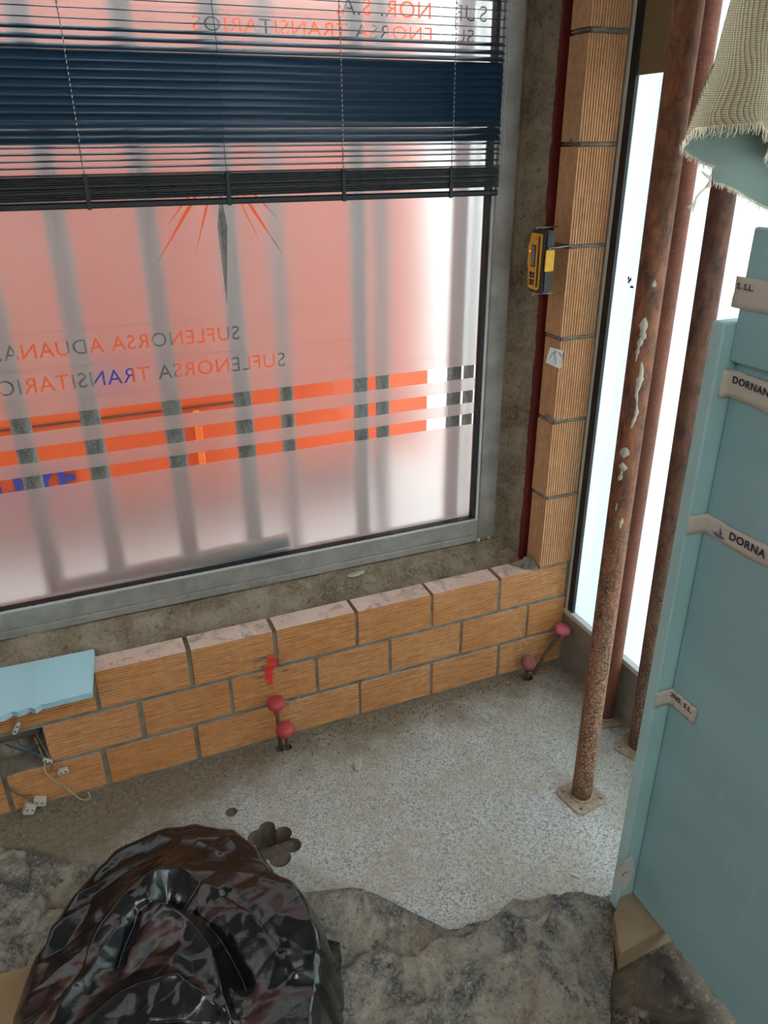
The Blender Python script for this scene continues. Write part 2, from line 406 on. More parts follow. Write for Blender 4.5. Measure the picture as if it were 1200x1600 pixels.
# ============================================================ SETTING
# floor: terrazzo slab with drilled core holes
def circ(cx, cy, r, n=24): return [(cx+r*math.cos(2*math.pi*k/n), cy+r*math.sin(2*math.pi*k/n)) for k in range(n)]
lobes = [(.272, -.318, .023), (.306, -.352, .024), (.318, -.398, .024), (.240, -.338, .026), (.258, -.385, .034), (.278, -.425, .028), (.28, -.37, .040)]
cx0, cy0 = .278, -.37
outl = []
for k in range(72):
    a = 2*math.pi*k/72; dx, dy = math.cos(a), math.sin(a); best = .02
    for lx, ly, lr in lobes:
        px, py = lx-cx0, ly-cy0; b = px*dx+py*dy; d = lr*lr-(px*px+py*py-b*b)
        if d > 0: best = max(best, b+math.sqrt(d))
    outl.append((cx0+dx*best, cy0+dy*best))
hole1 = circ(.195, -.226, .0165)
sd = [circ(.388, -.040, .014, 14), circ(.408, -.043, .014, 14), circ(1.262, -.034, .022, 14)]
me = curve_mesh([[(-3, .08), (1.43, .08), (1.43, -.93), (.62, -.80), (.3, -.62), (-.05, -.45), (-.45, -.42), (-3, -.42)], outl, hole1]+sd, .03, 'floor')
floor = mko('floor', me, M['terrazzo'], None, (0, 0, -.03)); tag(floor, kind='structure')
def pit(outline, depth, name):
    bm = bmesh.new(); n = len(outline)
    a = [bm.verts.new((x, y, -.001)) for x, y in outline]
    rings = [a]
    for q, s in ((.4, .97), (1, .9)):
        mx_ = sum(p[0] for p in outline)/n; my_ = sum(p[1] for p in outline)/n
        rings.append([bm.verts.new((mx_+(x-mx_)*s, my_+(y-my_)*s, -depth*q+.006*nz(x, y, 0, 60))) for x, y in outline])
    for p, r_ in zip(rings, rings[1:]):
        for k in range(n): bm.faces.new((p[k], p[(k+1) % n], r_[(k+1) % n], r_[k]))
    cv = bm.verts.new((mx_, my_, -depth*1.05))
    for k in range(n): bm.faces.new((rings[-1][k], rings[-1][(k+1) % n], cv))
    o = mk(name, bm, M['core'], floor, True); o.location = (0, 0, .03); return o
pit(outl, .065, 'core_hole'); pit(hole1, .012, 'core_hole')
for s in sd: pit(s, .05, 'core_hole')
# lower dark screed in the foreground
def scr(u, v):
    x = -3+4.45*u; y = -4.2+3.83*v
    return (x, y, -.012+.004*fbm(x, y, 0, 12))
lf = grid(scr, 90, 80, 'floor_foreground', M['screed']); tag(lf, kind='structure')

# brick mesh builder (horizontal grooves on its front face)
def brick_bm(L, Hh, D, ng, vertical=False, amp=.0036, jag=0):
    """front at y=0, centre x, z from 0; grooves run along x (or along z when vertical)"""
    bm = bmesh.new()
    A, B = (Hh, L) if not vertical else (L, Hh)     # A: across grooves, B: along
    prof = [(0, .0012)]
    p = A/ng
    for k in range(ng):
        prof += [(p*k+p*.08, 0), (p*k+p*.60, 0), (p*k+p*.68, amp), (p*k+p*.98, amp)]
    prof[-1] = (A, .0012)
    nb = 1
    def P(a, b, y):
        return (b-L/2, y, a) if not vertical else (a-L/2, y, b)
    rows = []
    for a, y in prof: rows.append([bm.verts.new(P(a, b, y)) for b in (0, B)])
    for r0, r1 in zip(rows, rows[1:]): bm.faces.new((r0[0], r0[1], r1[1], r1[0]))
    bk = [[bm.verts.new(P(a, b, D)) for b in (0, B)] for a in (0, A)]
    f1 = bm.faces.new((rows[0][0], rows[0][1], bk[0][1], bk[0][0]))
    f2 = bm.faces.new((rows[-1][0], rows[-1][1], bk[1][1], bk[1][0]))
    bm.faces.new((bk[0][0], bk[0][1], bk[1][1], bk[1][0]))
    for s in (0, 1): bm.faces.new([r_[s] for r_ in rows]+[bk[1][s], bk[0][s]])
    bmesh.ops.recalc_face_normals(bm, faces=bm.faces)
    for f in bm.faces:
        c_ = f.calc_center_median()
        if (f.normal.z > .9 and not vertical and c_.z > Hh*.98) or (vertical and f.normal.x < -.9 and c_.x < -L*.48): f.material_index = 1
    return bm
# mortar core of the low wall and pillar
bm = bmesh.new()
YM = .0045
box(bm, -.238, 1.408, YM, .074, .0, .262); box(bm, -1.3, 1.408, YM, .074, .262, .386)
box(bm, -1.3, -.238, YM, .074, 0, .137); box(bm, -1.3, -.62, YM, .074, .137, .262)
wall = mk('wall_front', bm, M['mortar']); tag(wall, kind='structure')
cache = {}
def put_brick(x0, x1, z0, z1):
    key = (round(x1-x0, 2), round(z1-z0, 3))
    if key not in cache:
        me = bpy.data.meshes.new('brick'); b = brick_bm(key[0], z1-z0, .0745, 14); b.to_mesh(me); b.free()
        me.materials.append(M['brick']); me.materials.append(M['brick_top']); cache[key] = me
    o = mko('brick', cache[key], None, wall, ((x0+x1)/2, random.uniform(-.0015, .001), z0))
    o.rotation_euler = (0, random.uniform(-.004, .004), random.uniform(-.004, .004)); return o
j = .0055
def course(js, z0, z1, skip=()):
    for i, (a, b) in enumerate(zip(js, js[1:])):
        if i in skip: continue
        put_brick(a+j, b-j, z0, z1)
course([-1.09, -.84, -.59, -.341, -.090, .161, .407, .658, .909, 1.15, 1.416], .279, .397)
course([-1.24, -.99, -.74, -.49, -.243, .012, .267, .524, .768, 1.017, 1.268, 1.416], .146, .264, (2, 3))
course([-1.10, -.85, -.60, -.359, -.103, .152, .395, .661, .913, 1.164, 1.416], .012, .131)
# pillar: bricks set on end
pil = bx(1.302, 1.408, YM, .072, .397, 2.65); pil = mk('pillar_front', pil, M['mortar']); tag(pil, kind='structure')
pm = bpy.data.meshes.new('brick'); b = brick_bm(.117, .238, .079, 14, True); b.to_mesh(pm); b.free(); pm.materials.append(M['brick_pale']); pm.materials.append(M['brick_pale'])
zj = [.402, .652, .902, 1.152, 1.402, 1.652, 1.904, 2.154, 2.404]
for k, z in enumerate(zj):
    o = mko('brick', pm, None, pil, (1.3555+random.uniform(-.002, .002), 0+random.uniform(-.001, .001), z+.006)); o.rotation_euler.z = random.uniform(-.01, .01)
# squeezed mortar at the pillar joints
def blob_strip(x0, x1, z, r, seed, y=.0, par=pil):
    bm = bmesh.new(); pts = []; rr = []
    n = 14
    for i in range(n+1):
        x = x0+(x1-x0)*i/n; pts.append((x, y+.003, z+.004*nz(x*8, seed, 0, 5))); rr.append(max(.0012, r*(.75+.9*nz(x, seed*3.1, 0, 40))))
    tube(bm, pts, rr, 7); return mk('mortar_bead', bm, M['mortar'], par, True)
for k, z in enumerate(zj[1:7]):
    blob_strip(1.302, 1.412, z, (.0045, .0055, .006, .0045, .006, .007)[k], k)
    bm = bmesh.new(); tube(bm, [(1.299, .006+.07*i/6, z+.003*nz(i, k, 0, 1)) for i in range(7)], [.003+.002*nz(i*2.3, k*5, 0, 1) for i in range(7)], 7)
    mk('mortar_bead', bm, M['mortar'], pil, True)
for z_, s_ in ((1.652, .020), (.902, .014), (.655, .006)):
    bm = bmesh.new(); bmesh.ops.create_icosphere(bm, subdivisions=3, radius=1)
    for v in bm.verts:
        k = 1+.5*nz(v.co.x+z_, v.co.y, v.co.z, 2.2); v.co = Vector((1.302+v.co.x*.007*k, .022+v.co.y*.026*k, z_+.004+v.co.z*s_*k))
    mk('mortar_bead', bm, M['mortar'], pil, True)
# mortar lump at the pillar foot
def lump(u, v):
    a = u*2*math.pi; r_ = v*(.042+.012*math.sin(3*a)+.008*math.cos(5*a))
    x = 1.282+r_*1.1*math.cos(a); y = .045+r_*.8*math.sin(a)
    return (x, y, .395+.026*(1-v**2)*(1+.8*nz(x, y, 0, 70)))
grid(lump, 28, 9, 'mortar_lump', M['mortar'], wall)

# concrete sill (lumpy), jamb and red steel
def sill(u, v):
    x = -1.3+2.61*u; y = .083+.15*v
    base = .315+.133*(v/.8)**.5 if v < .8 else .448
    bumpy = .034*fbm(x*.7, y*1.6, 0, 10, 5)*(1-max(0, v-.6)*1.6)+.006*fbm(x, y, 3, 45, 3)
    return (x, y, min(base+bumpy*(1 if v > .02 else 0), .449+.003*nz(x, 0, 0, 8)))
tag(grid(sill, 220, 20, 'trim_1', M['concrete']), kind='structure')
def jamb(u, v):
    z = .36+2.3*v; x = 1.224+.070*u
    y = .200-.088*min(1, max(0, (u-.40)/.55))-.010*math.sin(math.pi*min(1, u/.3))
    n_ = .012*fbm(x*2, z, 7, 16, 5)+.007*fbm(x, z, 1, 70, 3)
    return (x, y+n_, z)
tag(grid(jamb, 16, 240, 'trim_2', M['concrete']), kind='structure')
tag(mk('trim_3', bx(1.289, 1.335, .103, .118, .36, 2.65), M['red_steel']), kind='structure')
# outer wall below window and side returns
tag(mk('wall_outer', bx(-3, 1.50, .18, .34, -.4, .44), M['concrete']), kind='structure')
tag(mk('wall_corner', bx(1.34, 1.50, .082, .34, .0, 2.65), M['concrete']), kind='structure')
# cavity behind the missing brick
def cav(u, v):
    x = -.66+.46*u; z = .11+.17*v; y = .075+.035*fbm(x, z, 0, 22, 4)+.03*v
    return (x, y, z)
tag(grid(cav, 40, 16, 'wall_cavity', M['mortar']), kind='structure')

# left window: frame, gasket, glass, film
win = tag(mk('window_1', bx(1.168, 1.232, .186, .25, .447, 2.62, bev=.003), M['alu']), kind='structure')
mk('window_frame', bx(-3, 1.168, .186, .25, .447, .522, bev=.003), M['alu'], win)
mk('window_frame', bx(-3, 1.160, .176, .188, .447, .470, bev=.002), M['alu'], win)
mk('frame_bead', bx(1.160, 1.170, .192, .21, .522, 2.62, bev=.001), M['alu_light'], win)
mk('glazing_gasket', bx(1.150, 1.160, .197, .222, .524, 2.62), M['gasket'], win)
mk('glazing_gasket', bx(-3, 1.160, .197, .222, .520, .527), M['gasket'], win)
mk('frame_bead', bx(-3, 1.168, .188, .200, .520, .5235), M['alu_light'], win)
mk('glass_pane', bx(-3, 1.155, .2185, .2225, .52, 2.6), M['glass'], win)
def band(z0, z1, cuts, x0=-2.2, x1=1.154):
    # one cell per glyph, so that each outline is filled on its own; cells join into one sheet of film
    G = []
    for c_ in sorted(cuts, key=lambda q: min(p[0] for p in q)):
        lo, hi = min(p[0] for p in c_), max(p[0] for p in c_)
        if lo < x0+.01: continue
        if G and lo < G[-1][1]+.0004: G[-1][1] = max(G[-1][1], hi); G[-1][2].append(c_)
        else: G.append([lo, hi, [c_]])
    if len(cuts) < 10: G = [[0, 0, cuts]] if cuts else []
    cut = [x0]+[(p[1]+q[0])/2 for p, q in zip(G, G[1:])]+[x1]
    bm = bmesh.new()
    for k in range(max(1, len(G))):
        me_ = curve_mesh([[(cut[k], z0), (cut[k+1], z0), (cut[k+1], z1), (cut[k], z1)]]+(G[k][2] if G else []), .0006, 'frosted_film')
        bm.from_mesh(me_); bpy.data.meshes.remove(me_)
    bmesh.ops.remove_doubles(bm, verts=bm.verts, dist=.00001)
    seen = {}
    for f in bm.faces: seen.setdefault(tuple(sorted(v.index for v in f.verts)), []).append(f)
    bmesh.ops.delete(bm, geom=[f for L in seen.values() if len(L) > 1 for f in L], context='FACES')
    o = mk('frosted_film', bm, M['frost'], win, False, (0, .2165, 0)); o.rotation_euler.x = R(90)
zc = .524
for z0, z1 in ((.852, .888), (.924, .964), (1.003, 1.044)):
    band(zc, z0, []); zc = z1
band(zc, 1.078, [])
cx, cz = .412, 1.63
def spike(tx, tz, w, s=.075):
    d = Vector((tx-cx, tz-cz)); L = d.length; d /= L; n_ = Vector((-d.y, d.x)); a = Vector((cx, cz))+d*s; mdd = Vector((cx, cz))+d*(s+(L-s)*.3)
    return [tuple(a), tuple(mdd+n_*w), (tx, tz), tuple(mdd-n_*w)]
band(1.078, 1.160, text_splines('SUFLENORSA TRANSITARIOS', .055, .548, 1.104, .755))
band(1.160, 1.250, text_splines('SUFLENORSA ADUANAS', .052, .428, 1.189, .60))
band(1.250, 1.60, [spike(*q) for q in ((.400, 1.277, .0125), (.236, 1.392, .0045), (.562, 1.391, .0042), (.556, 1.481, .003), (.268, 1.475, .003), (.330, 1.40, .003), (.505, 1.42, .0025))])
band(1.60, 1.865, [])
band(1.865, 1.931, text_splines('SUFLENORSA TRANSITARIOS', .042, 1.10, 1.889, .72))
band(1.931, 1.99, text_splines('SUFLENOR. S.A.', .050, 1.135, 1.936, .41))
band(1.99, 2.58, [])

tag(mk('trim_4', bx(1.4085, 1.432, .012, .11, 0, 2.65), M['mortar']), kind='structure')
# right side: plinth, frame, opal glass
tag(mk('baseboard_right', bx(1.418, 1.56, -4.2, .0, 0, .205), plain('plinth', (.27, .235, .19), .7, 0, .2, 10, .3)), kind='structure')
w2 = tag(mk('window_2', bx(1.412, 1.50, -4.2, -.001, .205, .222, bev=.001), M['alu_light']), kind='structure')
mk('window_frame', bx(1.4175, 1.50, -.013, .0, .222, 2.6, bev=.001), M['alu_light'], w2)
mk('glazing_gasket', bx(1.4185, 1.4292, -.040, -.013, .222, 2.6), M['gasket'], w2)
mk('opal_pane', bx(1.4285, 1.4325, -4.2, -.04, .222, 2.6), M['frost_side'], w2)
t = NT('brown_veneer'); v = t.pos((9, 9, 60)); c = t.mix(t.noise(v, 3, 4), (.20, .14, .065), (.29, .205, .10)); t.set(c, .8)
pb = mk('wooden_fascia', bx(1.422, 1.4275, -.20, -.042, 1.806, 2.45), t.m); tag(pb, 'brown wooden board covering the top of the white glass behind the front prop', 'board')
# small smudges on the white glass
for i, (y, z, w_, h_) in enumerate(((-.105, 1.318, .012, .016), (-.113, 1.305, .018, .008), (-.36, 1.20, .003, .004), (-.70, .98, .003, .020), (-.60, 1.34, .004, .004))):
    bm = bmesh.new()
    for k in range(5 if i < 2 else 1):
        yy = y+random.uniform(-w_, w_)*.5; zz = z+random.uniform(-h_, h_)*.4
        box(bm, 1.4265, 1.428, yy, yy+w_*.35, zz, zz+h_*.5)
    mk('smudge', bm, M['core'], w2)
tag(mk('wall_added_shade', bx(1.52, 2.0, .06, .34, -.1, 3.2), plain('grey_blue_shade', (.22, .28, .30), .9)), kind='structure')  # block added outside to darken the left part of the opal glass
# room shell behind the camera
tag(mk('ceiling', bx(-3, 1.6, -4.2, .34, 2.65, 2.75), M['wall_paint']), kind='structure')
tag(mk('wall_left', bx(-3.1, -3, -4.2, .34, -.05, 2.75), M['wall_paint']), kind='structure')
tag(mk('wall_back', bx(-3.1, 1.6, -4.3, -4.2, -.05, 2.75), M['wall_paint']), kind='structure')

# ============================================================ OUTSIDE
g = bx(-12, 14, .34, 14, -.14, -.10); box(g, 1.6, 14, -10, .34, -.14, -.10); g = mk('ground', g, M['pavement']); tag(g, kind='structure')
lorry = empty('orange_lorry', (-.4, 2.8, -.1), 'orange lorry side with blue lettering parked outside the frosted window', 'lorry')
def lp(name, bm, mat, smooth=False):
    o = mk(name, bm, mat, lorry, smooth); o.matrix_parent_inverse = lorry.matrix_world.inverted(); return o
lp('cargo_side', bx(-3.5, 1.66, 1.60, 4.0, .20, 2.25, bev=.01), M['orange'])
lp('sill_rail', bx(-3.5, .74, 1.592, 1.6, .586, .594, bev=.001), M['dark_seam'])
for x in (.47,): lp('post', bx(x, x+.03, 1.565, 1.6, .22, .575, bev=.004), M['orange_hi'])
for x in (-1.2, 1.3): lp('wheel', lathe([(.0, -.1), (.2, -.1), (.24, -.07), (.24, .07), (.2, .1), (0, .1)], 24, (0, 1, 0), (x, 2.0, .14)), M['gasket'], True)
me = text_mesh('CILEYE', .155, 1.05, .006, .004); o = mko('lettering', me, M['blue_letter'], lorry); o.matrix_parent_inverse = lorry.matrix_world.inverted()
o.location = (-.56, 1.592, .285); o.rotation_euler.x = R(90)
lp('blue_stripe', bx(.03, .235, 1.592, 1.6, .735, .80), M['blue_letter']); lp('blue_stripe', bx(.37, .41, 1.592, 1.6, .86, .885), M['blue_letter'])
def bar(x, y, r, lab):
    o = mk('security_bar', tb([(x, y, -.1), (x, y, 1.2), (x, y, 2.7)], r, 16), M['bar'], None, True)
    tag(o, lab, 'bar', 'upright bars outside the frosted window')
for (x, y, r), lab in zip(((-.152, .33, .026), (.022, .33, .027), (.239, .33, .027), (.442, .33, .027), (.619, .5, .023), (.81, .33, .023), (.953, .5, .023), (1.134, .33, .0235), (1.281, .5, .019)),
    ('upright bar outside the window that crosses the blue lettering', 'upright bar outside just right of the blue lettering', 'upright bar outside immediately left of the bright orange post', 'upright bar outside behind the long downward spike of the star', 'thinner set-back bar outside next right of the long star spike',
     'left one of the close pair of bars right of the star', 'right, set-back one of the close pair of bars right of the star', 'bar standing before the white gap right of the orange lorry', 'thin set-back bar closest to the right window jamb')):
    bar(x, y, r, lab)
bar(-.34, .33, .026, 'bar outside at the left edge of the picture')
o = mk('metal_profile', bx(-.34, .34, -.012, .012, -.019, .019, bev=.002), M['alu'])
o.location = (.190, .268, .530); o.rotation_euler = (0, R(-4), R(-5)); tag(o, 'loose grey metal profile lying against the bottom of the frosted pane', 'metal profile')

# ============================================================ BLIND
bl = empty('venetian_blind', (.3, .150, 1.53), 'navy venetian blind half lowered over the frosted window', 'blind')
bpy.context.view_layer.update(); inv = bl.matrix_world.inverted()
def bp(name, bm, mat, smooth=False, par=bl):
    o = mk(name, bm, mat, par, smooth); o.matrix_parent_inverse = inv; return o
XL, XR = -1.0, 1.148
def zs(x): return 1.532+.010*(x+.1)/1.25
def slat_bm(wd=.025, half=.6):
    bm = bmesh.new(); n = 5; top = []
    for i in range(n+1):
        a = (i/n-.5); y = a*wd; z = .0018*(1-4*a*a)
        top.append([bm.verts.new((x, y, z)) for x in (XL-.074, XR-.074)])
    for p, q in zip(top, top[1:]): bm.faces.new((p[0], p[1], q[1], q[0]))
    bmesh.ops.recalc_face_normals(bm, faces=bm.faces); bmesh.ops.solidify(bm, geom=bm.faces[:], thickness=.0004)
    return bm
sm = bpy.data.meshes.new('slat'); b = slat_bm(); b.to_mesh(sm); b.free(); sm.materials.append(M['slat'])
for p in sm.polygons: p.use_smooth = True
sm2 = bpy.data.meshes.new('slat'); b = bx(XL-.074, XR-.074, -.0125, .0125, -.0017, .0017, bev=.0006); b.to_mesh(sm2); b.free(); sm2.materials.append(M['slat_dark'])
def slat(z, tilt, me_=sm, dz=0, y=.15):
    o = mko('slat', me_, None, bl); o.matrix_parent_inverse = inv; o.location = (.074, y, z); o.rotation_euler = (R(tilt), R(-.27+dz), 0); return o
bp('bottom_rail', bx(XL, XR, .137, .163, 1.528, 1.542, bev=.003), M['slat_dark']).rotation_euler = (0, 0, 0)
for k in range(13): slat(1.5465+k*.0042, random.uniform(-1.5, 1.5), sm2, 0, .150+random.uniform(-.0012, .0012))
z = 1.612
seq = []
while z < 2.5:
    if z < 1.665: tl = 9; dz_ = .0135
    elif z < 1.70: tl = 40; dz_ = .0150
    elif z < 1.835: tl = 62; dz_ = .0165
    elif z < 1.885: tl = 28; dz_ = .0165
    else: tl = 8+10*(z-1.885); dz_ = .0185
    slat(z+.003*0, tl+random.uniform(-3, 3), sm, random.uniform(-.10, .10)); z += dz_
for i, x in enumerate((.097, .413, .703, 1.003)):
    pale = i in (0, 2, 3)
    for yy in (.1365,):
        pts = [(x+.0015*math.sin(k*1.3), yy, 1.53+k*.03) for k in range(33)]
        bp('ladder_cord', tb(pts, .0008, 5), M['cord_dark'])
    if pale:
        bm = bmesh.new()
        for k in range(38):
            zz = 1.60+k*.0105
            tube(bm, [(x+.0005, .1345, zz), (x+.0012, .1345, zz+.0055)], .0013, 5)
        tag(bp('cord_loops', bm, M['cord']), kind='stuff')
    bp('cord_clip', bx(x-.005, x+.005, .134, .139, 1.526, 1.60, bev=.001), M['slat_dark'])
bm = bmesh.new()
pts = [(1.1535+.003*math.sin(k*.45)+.0012*math.sin(k*2.2), .138, 2.2-k*.0122) for k in range(51)]
tube(bm, pts, [.0022 if k % 2 else .0014 for k in range(51)], 6); bp('pull_cord', bm, M['cord'], True)

# ============================================================ PROPS
def rounded_plate(w, d, rr, th, holes):
    pts = []
    for sx_, sy_, a0 in ((1, 1, 0), (-1, 1, 90), (-1, -1, 180), (1, -1, 270)):
        for k in range(6):
            a = R(a0+k*18); pts.append((sx_*(w/2-rr)+rr*math.cos(a), sy_*(d/2-rr)+rr*math.sin(a)))
    return curve_mesh([pts]+[circ(x, y, .0055, 10) for x, y in holes], th/2, 'base_plate')
def prop(loc, top, r, mat, label, prz):
    e = empty('steel_prop', loc, label, 'prop', 'rusty steel props by the white glass')
    q = .036
    me_ = rounded_plate(.108, .108, .022, .006, [(q, q), (-q, q), (q, -q), (-q, -q)])
    pl = mko('base_plate', me_, M['plate'], e, (0, 0, .0035)); pl.rotation_euler.z = prz
    d = Vector(top)-Vector(loc)
    bm = bmesh.new(); n = 24; tube(bm, [Vector((0, 0, .006))+d*(k/n) for k in range(n+1)], r, 28); mk('tube', bm, mat, e, True)
    w = lathe([(r+.0045, .006), (r+.003, .010), (r, .013)], 24); mk('weld', w, M['plate'], e, True)
    return e
p1 = prop((1.112, -.555, 0), (1.097, -.555, 2.64), .0272, M['rust1'], 'front rusty prop with cement spattered lower half and plaster smears', R(8))
p2 = prop((1.381, -.463, 0), (1.322, -.463, 2.64), .0275, M['rust2'], 'dark rusty prop nearest the blue foam boards', R(22))
p3 = prop((1.381, -.307, 0), (1.369, -.307, 2.64), .0272, M['rust3'], 'reddish rusty prop standing directly behind the front prop', R(-14))
# plaster smears on the front prop: thin shells following the tube
def smear(ang, z0, z1, w, seed):
    bm = bmesh.new(); V = []; n = 14; mI = 5
    for i in range(n+1):
        zz = z0+(z1-z0)*i/n; taper = math.sin(math.pi*(i+.4)/(n+.8))**.6*(1+1.1*nz(zz, seed, 0, 75)); row = []
        c0 = ang+.25*nz(zz, seed*2, 0, 25)
        for k in range(mI+1):
            a = c0+(k/mI-.5)*w/.0272*taper; rr = .0276+.0018*math.sin(math.pi*k/mI)*taper
            x0 = 1.112-.015*zz/2.64
            row.append(bm.verts.new((x0+rr*math.cos(a), -.555+rr*math.sin(a), zz)))
        V.append(row)
    for a, b in zip(V, V[1:]):
        for k in range(mI): bm.faces.new((a[k], a[k+1], b[k+1], b[k]))
    o = mk('plaster_smear', bm, M['plaster'], p1, True); o.matrix_parent_inverse = Matrix.Translation((-1.112, .555, 0)); return o
A0 = R(-130)
for a, z0, z1, w in ((-.1, 1.29, 1.335, .016), (-.28, 1.245, 1.30, .010), (.12, 1.16, 1.245, .011), (.14, 1.10, 1.17, .008), (-.25, 1.03, 1.055, .018), (-.15, 1.00, 1.02, .014), (-.35, .975, 1.0, .010), (.25, .86, .885, .010), (.2, 1.395, 1.41, .014), (-.3, .90, .92, .008)):
    smear(A0+a, z0, z1, w, z0*7)

# ============================================================ FOAM BOARDS
def board(name, x0, x1, y0, y1, z0, z1, mat, label):
    bm = bmesh.new(); box(bm, x0, x1, y0, y1, z0, z1, bev=.003)
    o = mk(name, bm, mat); tag(o, label, 'insulation board'); return o
bA = board('foam_board', .974, 1.047, -.886, -.858, .0, 1.392, M['xps_edge'], 'narrow pale blue foam board standing behind the corner of the big leaning board')
bB = board('foam_board', 1.012, 1.052, -2.1, -.8875, .052, 1.345, M['xps'], 'large blue foam board at the right edge standing on a timber offcut')
bC = board('foam_board', .998, 1.0118, -2.1, -.885, 1.328, 1.536, M['xps'], 'upper blue foam board under the jute cloth at the right edge')
bB.location.x += .0; bC.rotation_euler = (0, 0, 0)
# tapes
def tape(label, y0, y1, z0, z1, x, txt=None, tsize=.03, tz=.012, ty=.02, wrap=None, slope=0, logo=None, tw=None, jag=.004):
    e = empty('paper_tape', (x, y0, (z0+z1)/2), label, 'tape')
    bm = bmesh.new(); n = 26
    # path in plan: optional wrap round the corner onto the strip board, then along -y
    path = []
    if wrap: path += [(wrap, -.8885), ((wrap+x)/2, -.8892), (x-.004, -.8898)]
    yy0 = y0 if not wrap else -.8935
    for i in range(n+1): path.append((x-.0012+.0012*nz(i*1.1, z0*9, 0, 1), yy0+(y1-yy0)*i/n))
    rows = []
    L = 0; prev = path[0]
    for i, p in enumerate(path):
        L += math.hypot(p[0]-prev[0], p[1]-prev[1]); prev = p
        ja = jag*nz(i*3.3, z0*5, 0, 1) if 0 < i < len(path)-1 else 0
        sh = slope*L
        endj = .006*nz(z0*40, i, 0, 3) if i in (0, len(path)-1) else 0
        rows.append([bm.verts.new((p[0]-.0008*math.sin(k*2.1+i*.8), p[1]+endj*k, z0+(z1-z0)*k/4+sh+ja*(.3 if 0 < k < 4 else 1))) for k in range(5)])
    for a, b in zip(rows, rows[1:]):
        for k in range(4): bm.faces.new((a[k], a[k+1], b[k+1], b[k]))
    bmesh.ops.recalc_face_normals(bm, faces=bm.faces); bmesh.ops.solidify(bm, geom=bm.faces[:], thickness=.0005)
    mi = Matrix.Translation(e.location).inverted()
    o = mk('tape_band', bm, M['tape'], e, True); o.matrix_parent_inverse = mi
    if txt:
        me_ = text_mesh(txt, tsize, 1.10, tsize*.018, .0003)
        Mx = Matrix(((0, 0, -1, x-.0035), (-1, 0, 0, ty), (0, 1, 0, tz), (0, 0, 0, 1)))
        for v in me_.vertices:
            v.co.x *= (tw or 1); q = Mx @ v.co; q.z += slope*(ty-q.y); v.co = q
        o = mko('lettering', me_, M['ink'], e); o.matrix_parent_inverse = mi
    if logo:
        ly, lz, s = logo; bm = bmesh.new(); X = x-.0032
        def pg(pts):
            a = [bm.verts.new((X, ly-p[0]*s, lz+p[1]*s)) for p in pts]; bm.faces.new(a)
        pg([(0, 1.15), (.07, .8), (.03, .12), (-.03, .12)]); pg([(.1, .85), (.42, .18), (.1, .1)])
        pg([(-1.0, .08), (.95, .02), (.5, -.12), (-.5, -.10)]); pg([(-.8, -.16), (.9, -.2), (.4, -.27), (-.3, -.27)]); pg([(-.5, .28), (-.05, .16), (-.55, .16)])
        o = mk('boat_logo', bm, M['ink_blue'], e); o.matrix_parent_inverse = mi
    return e
tape('cream tape strip at the top, right below the cloth, ending in S.L.', -.872, -1.16, 1.414, 1.462, .997, 'S. S.L.', .0125, 1.444, -.878, jag=.001)
tape('crumpled cream tape with doubled print below the upper foam board', -.884, -1.14, 1.268, 1.315, 1.011, 'DORNAN SOLUTIONS', .0165, 1.293, -.892, slope=-.05, wrap=.988, jag=.003)
tape('long cream tape with a boat logo and the words DORNA SOLUTIONS', -.885, -1.30, 1.012, 1.050, 1.011, 'DORNA SOLUTIONS', .0205, 1.028, -.950, wrap=.972, logo=(-.928, 1.024, .017), jag=.003)
tape('short cream tape stub near the white glass corner, ending in UTIONS. S.L.', -.885, -.960, .617, .657, 1.011, 'UTIONS. S.L.', .0150, .640, -.860, wrap=.972, jag=.002)
e = empty('paper_scrap', (.95, -.900, .16), 'torn cream paper scrap hanging off the bottom corner of the foam boards', 'paper')
bm = bmesh.new()
P_ = [(.914, .203), (.948, .219), (.971, .214), (.992, .150), (.980, .118), (.966, .104), (.950, .112), (.930, .138), (.918, .17)]
vs = [bm.verts.new((x, -.9005-.02*(1-(x-.914)/.08)+.004*nz(x, z, 0, 40), z)) for x, z in P_]; bm.faces.new(vs)
bmesh.ops.solidify(bm, geom=bm.faces[:], thickness=.0006)
o = mk('paper_sheet', bm, M['paper'], e); o.matrix_parent_inverse = Matrix.Translation(e.location).inverted()
me = text_mesh('S.L.', .013); o = mko('lettering', me, M['ink'], e); o.matrix_parent_inverse = Matrix.Translation(e.location).inverted(); o.location = (.945, -.913, .168); o.rotation_euler = (R(90), R(-35), 0)
# timber under the board
bm = bmesh.new(); q_ = [(.892, -.998), (1.016, -.990), (1.16, -.985), (1.16, -.868), (.990, -.880), (.938, -.915)]
a_ = [bm.verts.new((x, y, -.012)) for x, y in q_]; b_ = [bm.verts.new((x, y, .050)) for x, y in q_]; bm.faces.new(a_); bm.faces.new(b_)
for k in range(6): bm.faces.new((a_[k], a_[(k+1) % 6], b_[(k+1) % 6], b_[k]))
bmesh.ops.bevel(bm, geom=bm.edges[:], offset=.0025, segments=1, affect='EDGES')
o = mk('timber_offcut', bm, M['wood'])
tag(o, 'short dusty timber block under the corner of the large foam board', 'timber')
bm = bmesh.new(); box(bm, -.5, .16, -.12, .05, 0, .03, bev=.002)
o = mk('tan_plank', bm, M['tan_wood']); o.location = (-.38, -.545, -.008); o.rotation_euler.z = R(-6)
tag(o, 'tan plank on the floor in the bottom left corner beside the bin bag', 'plank')

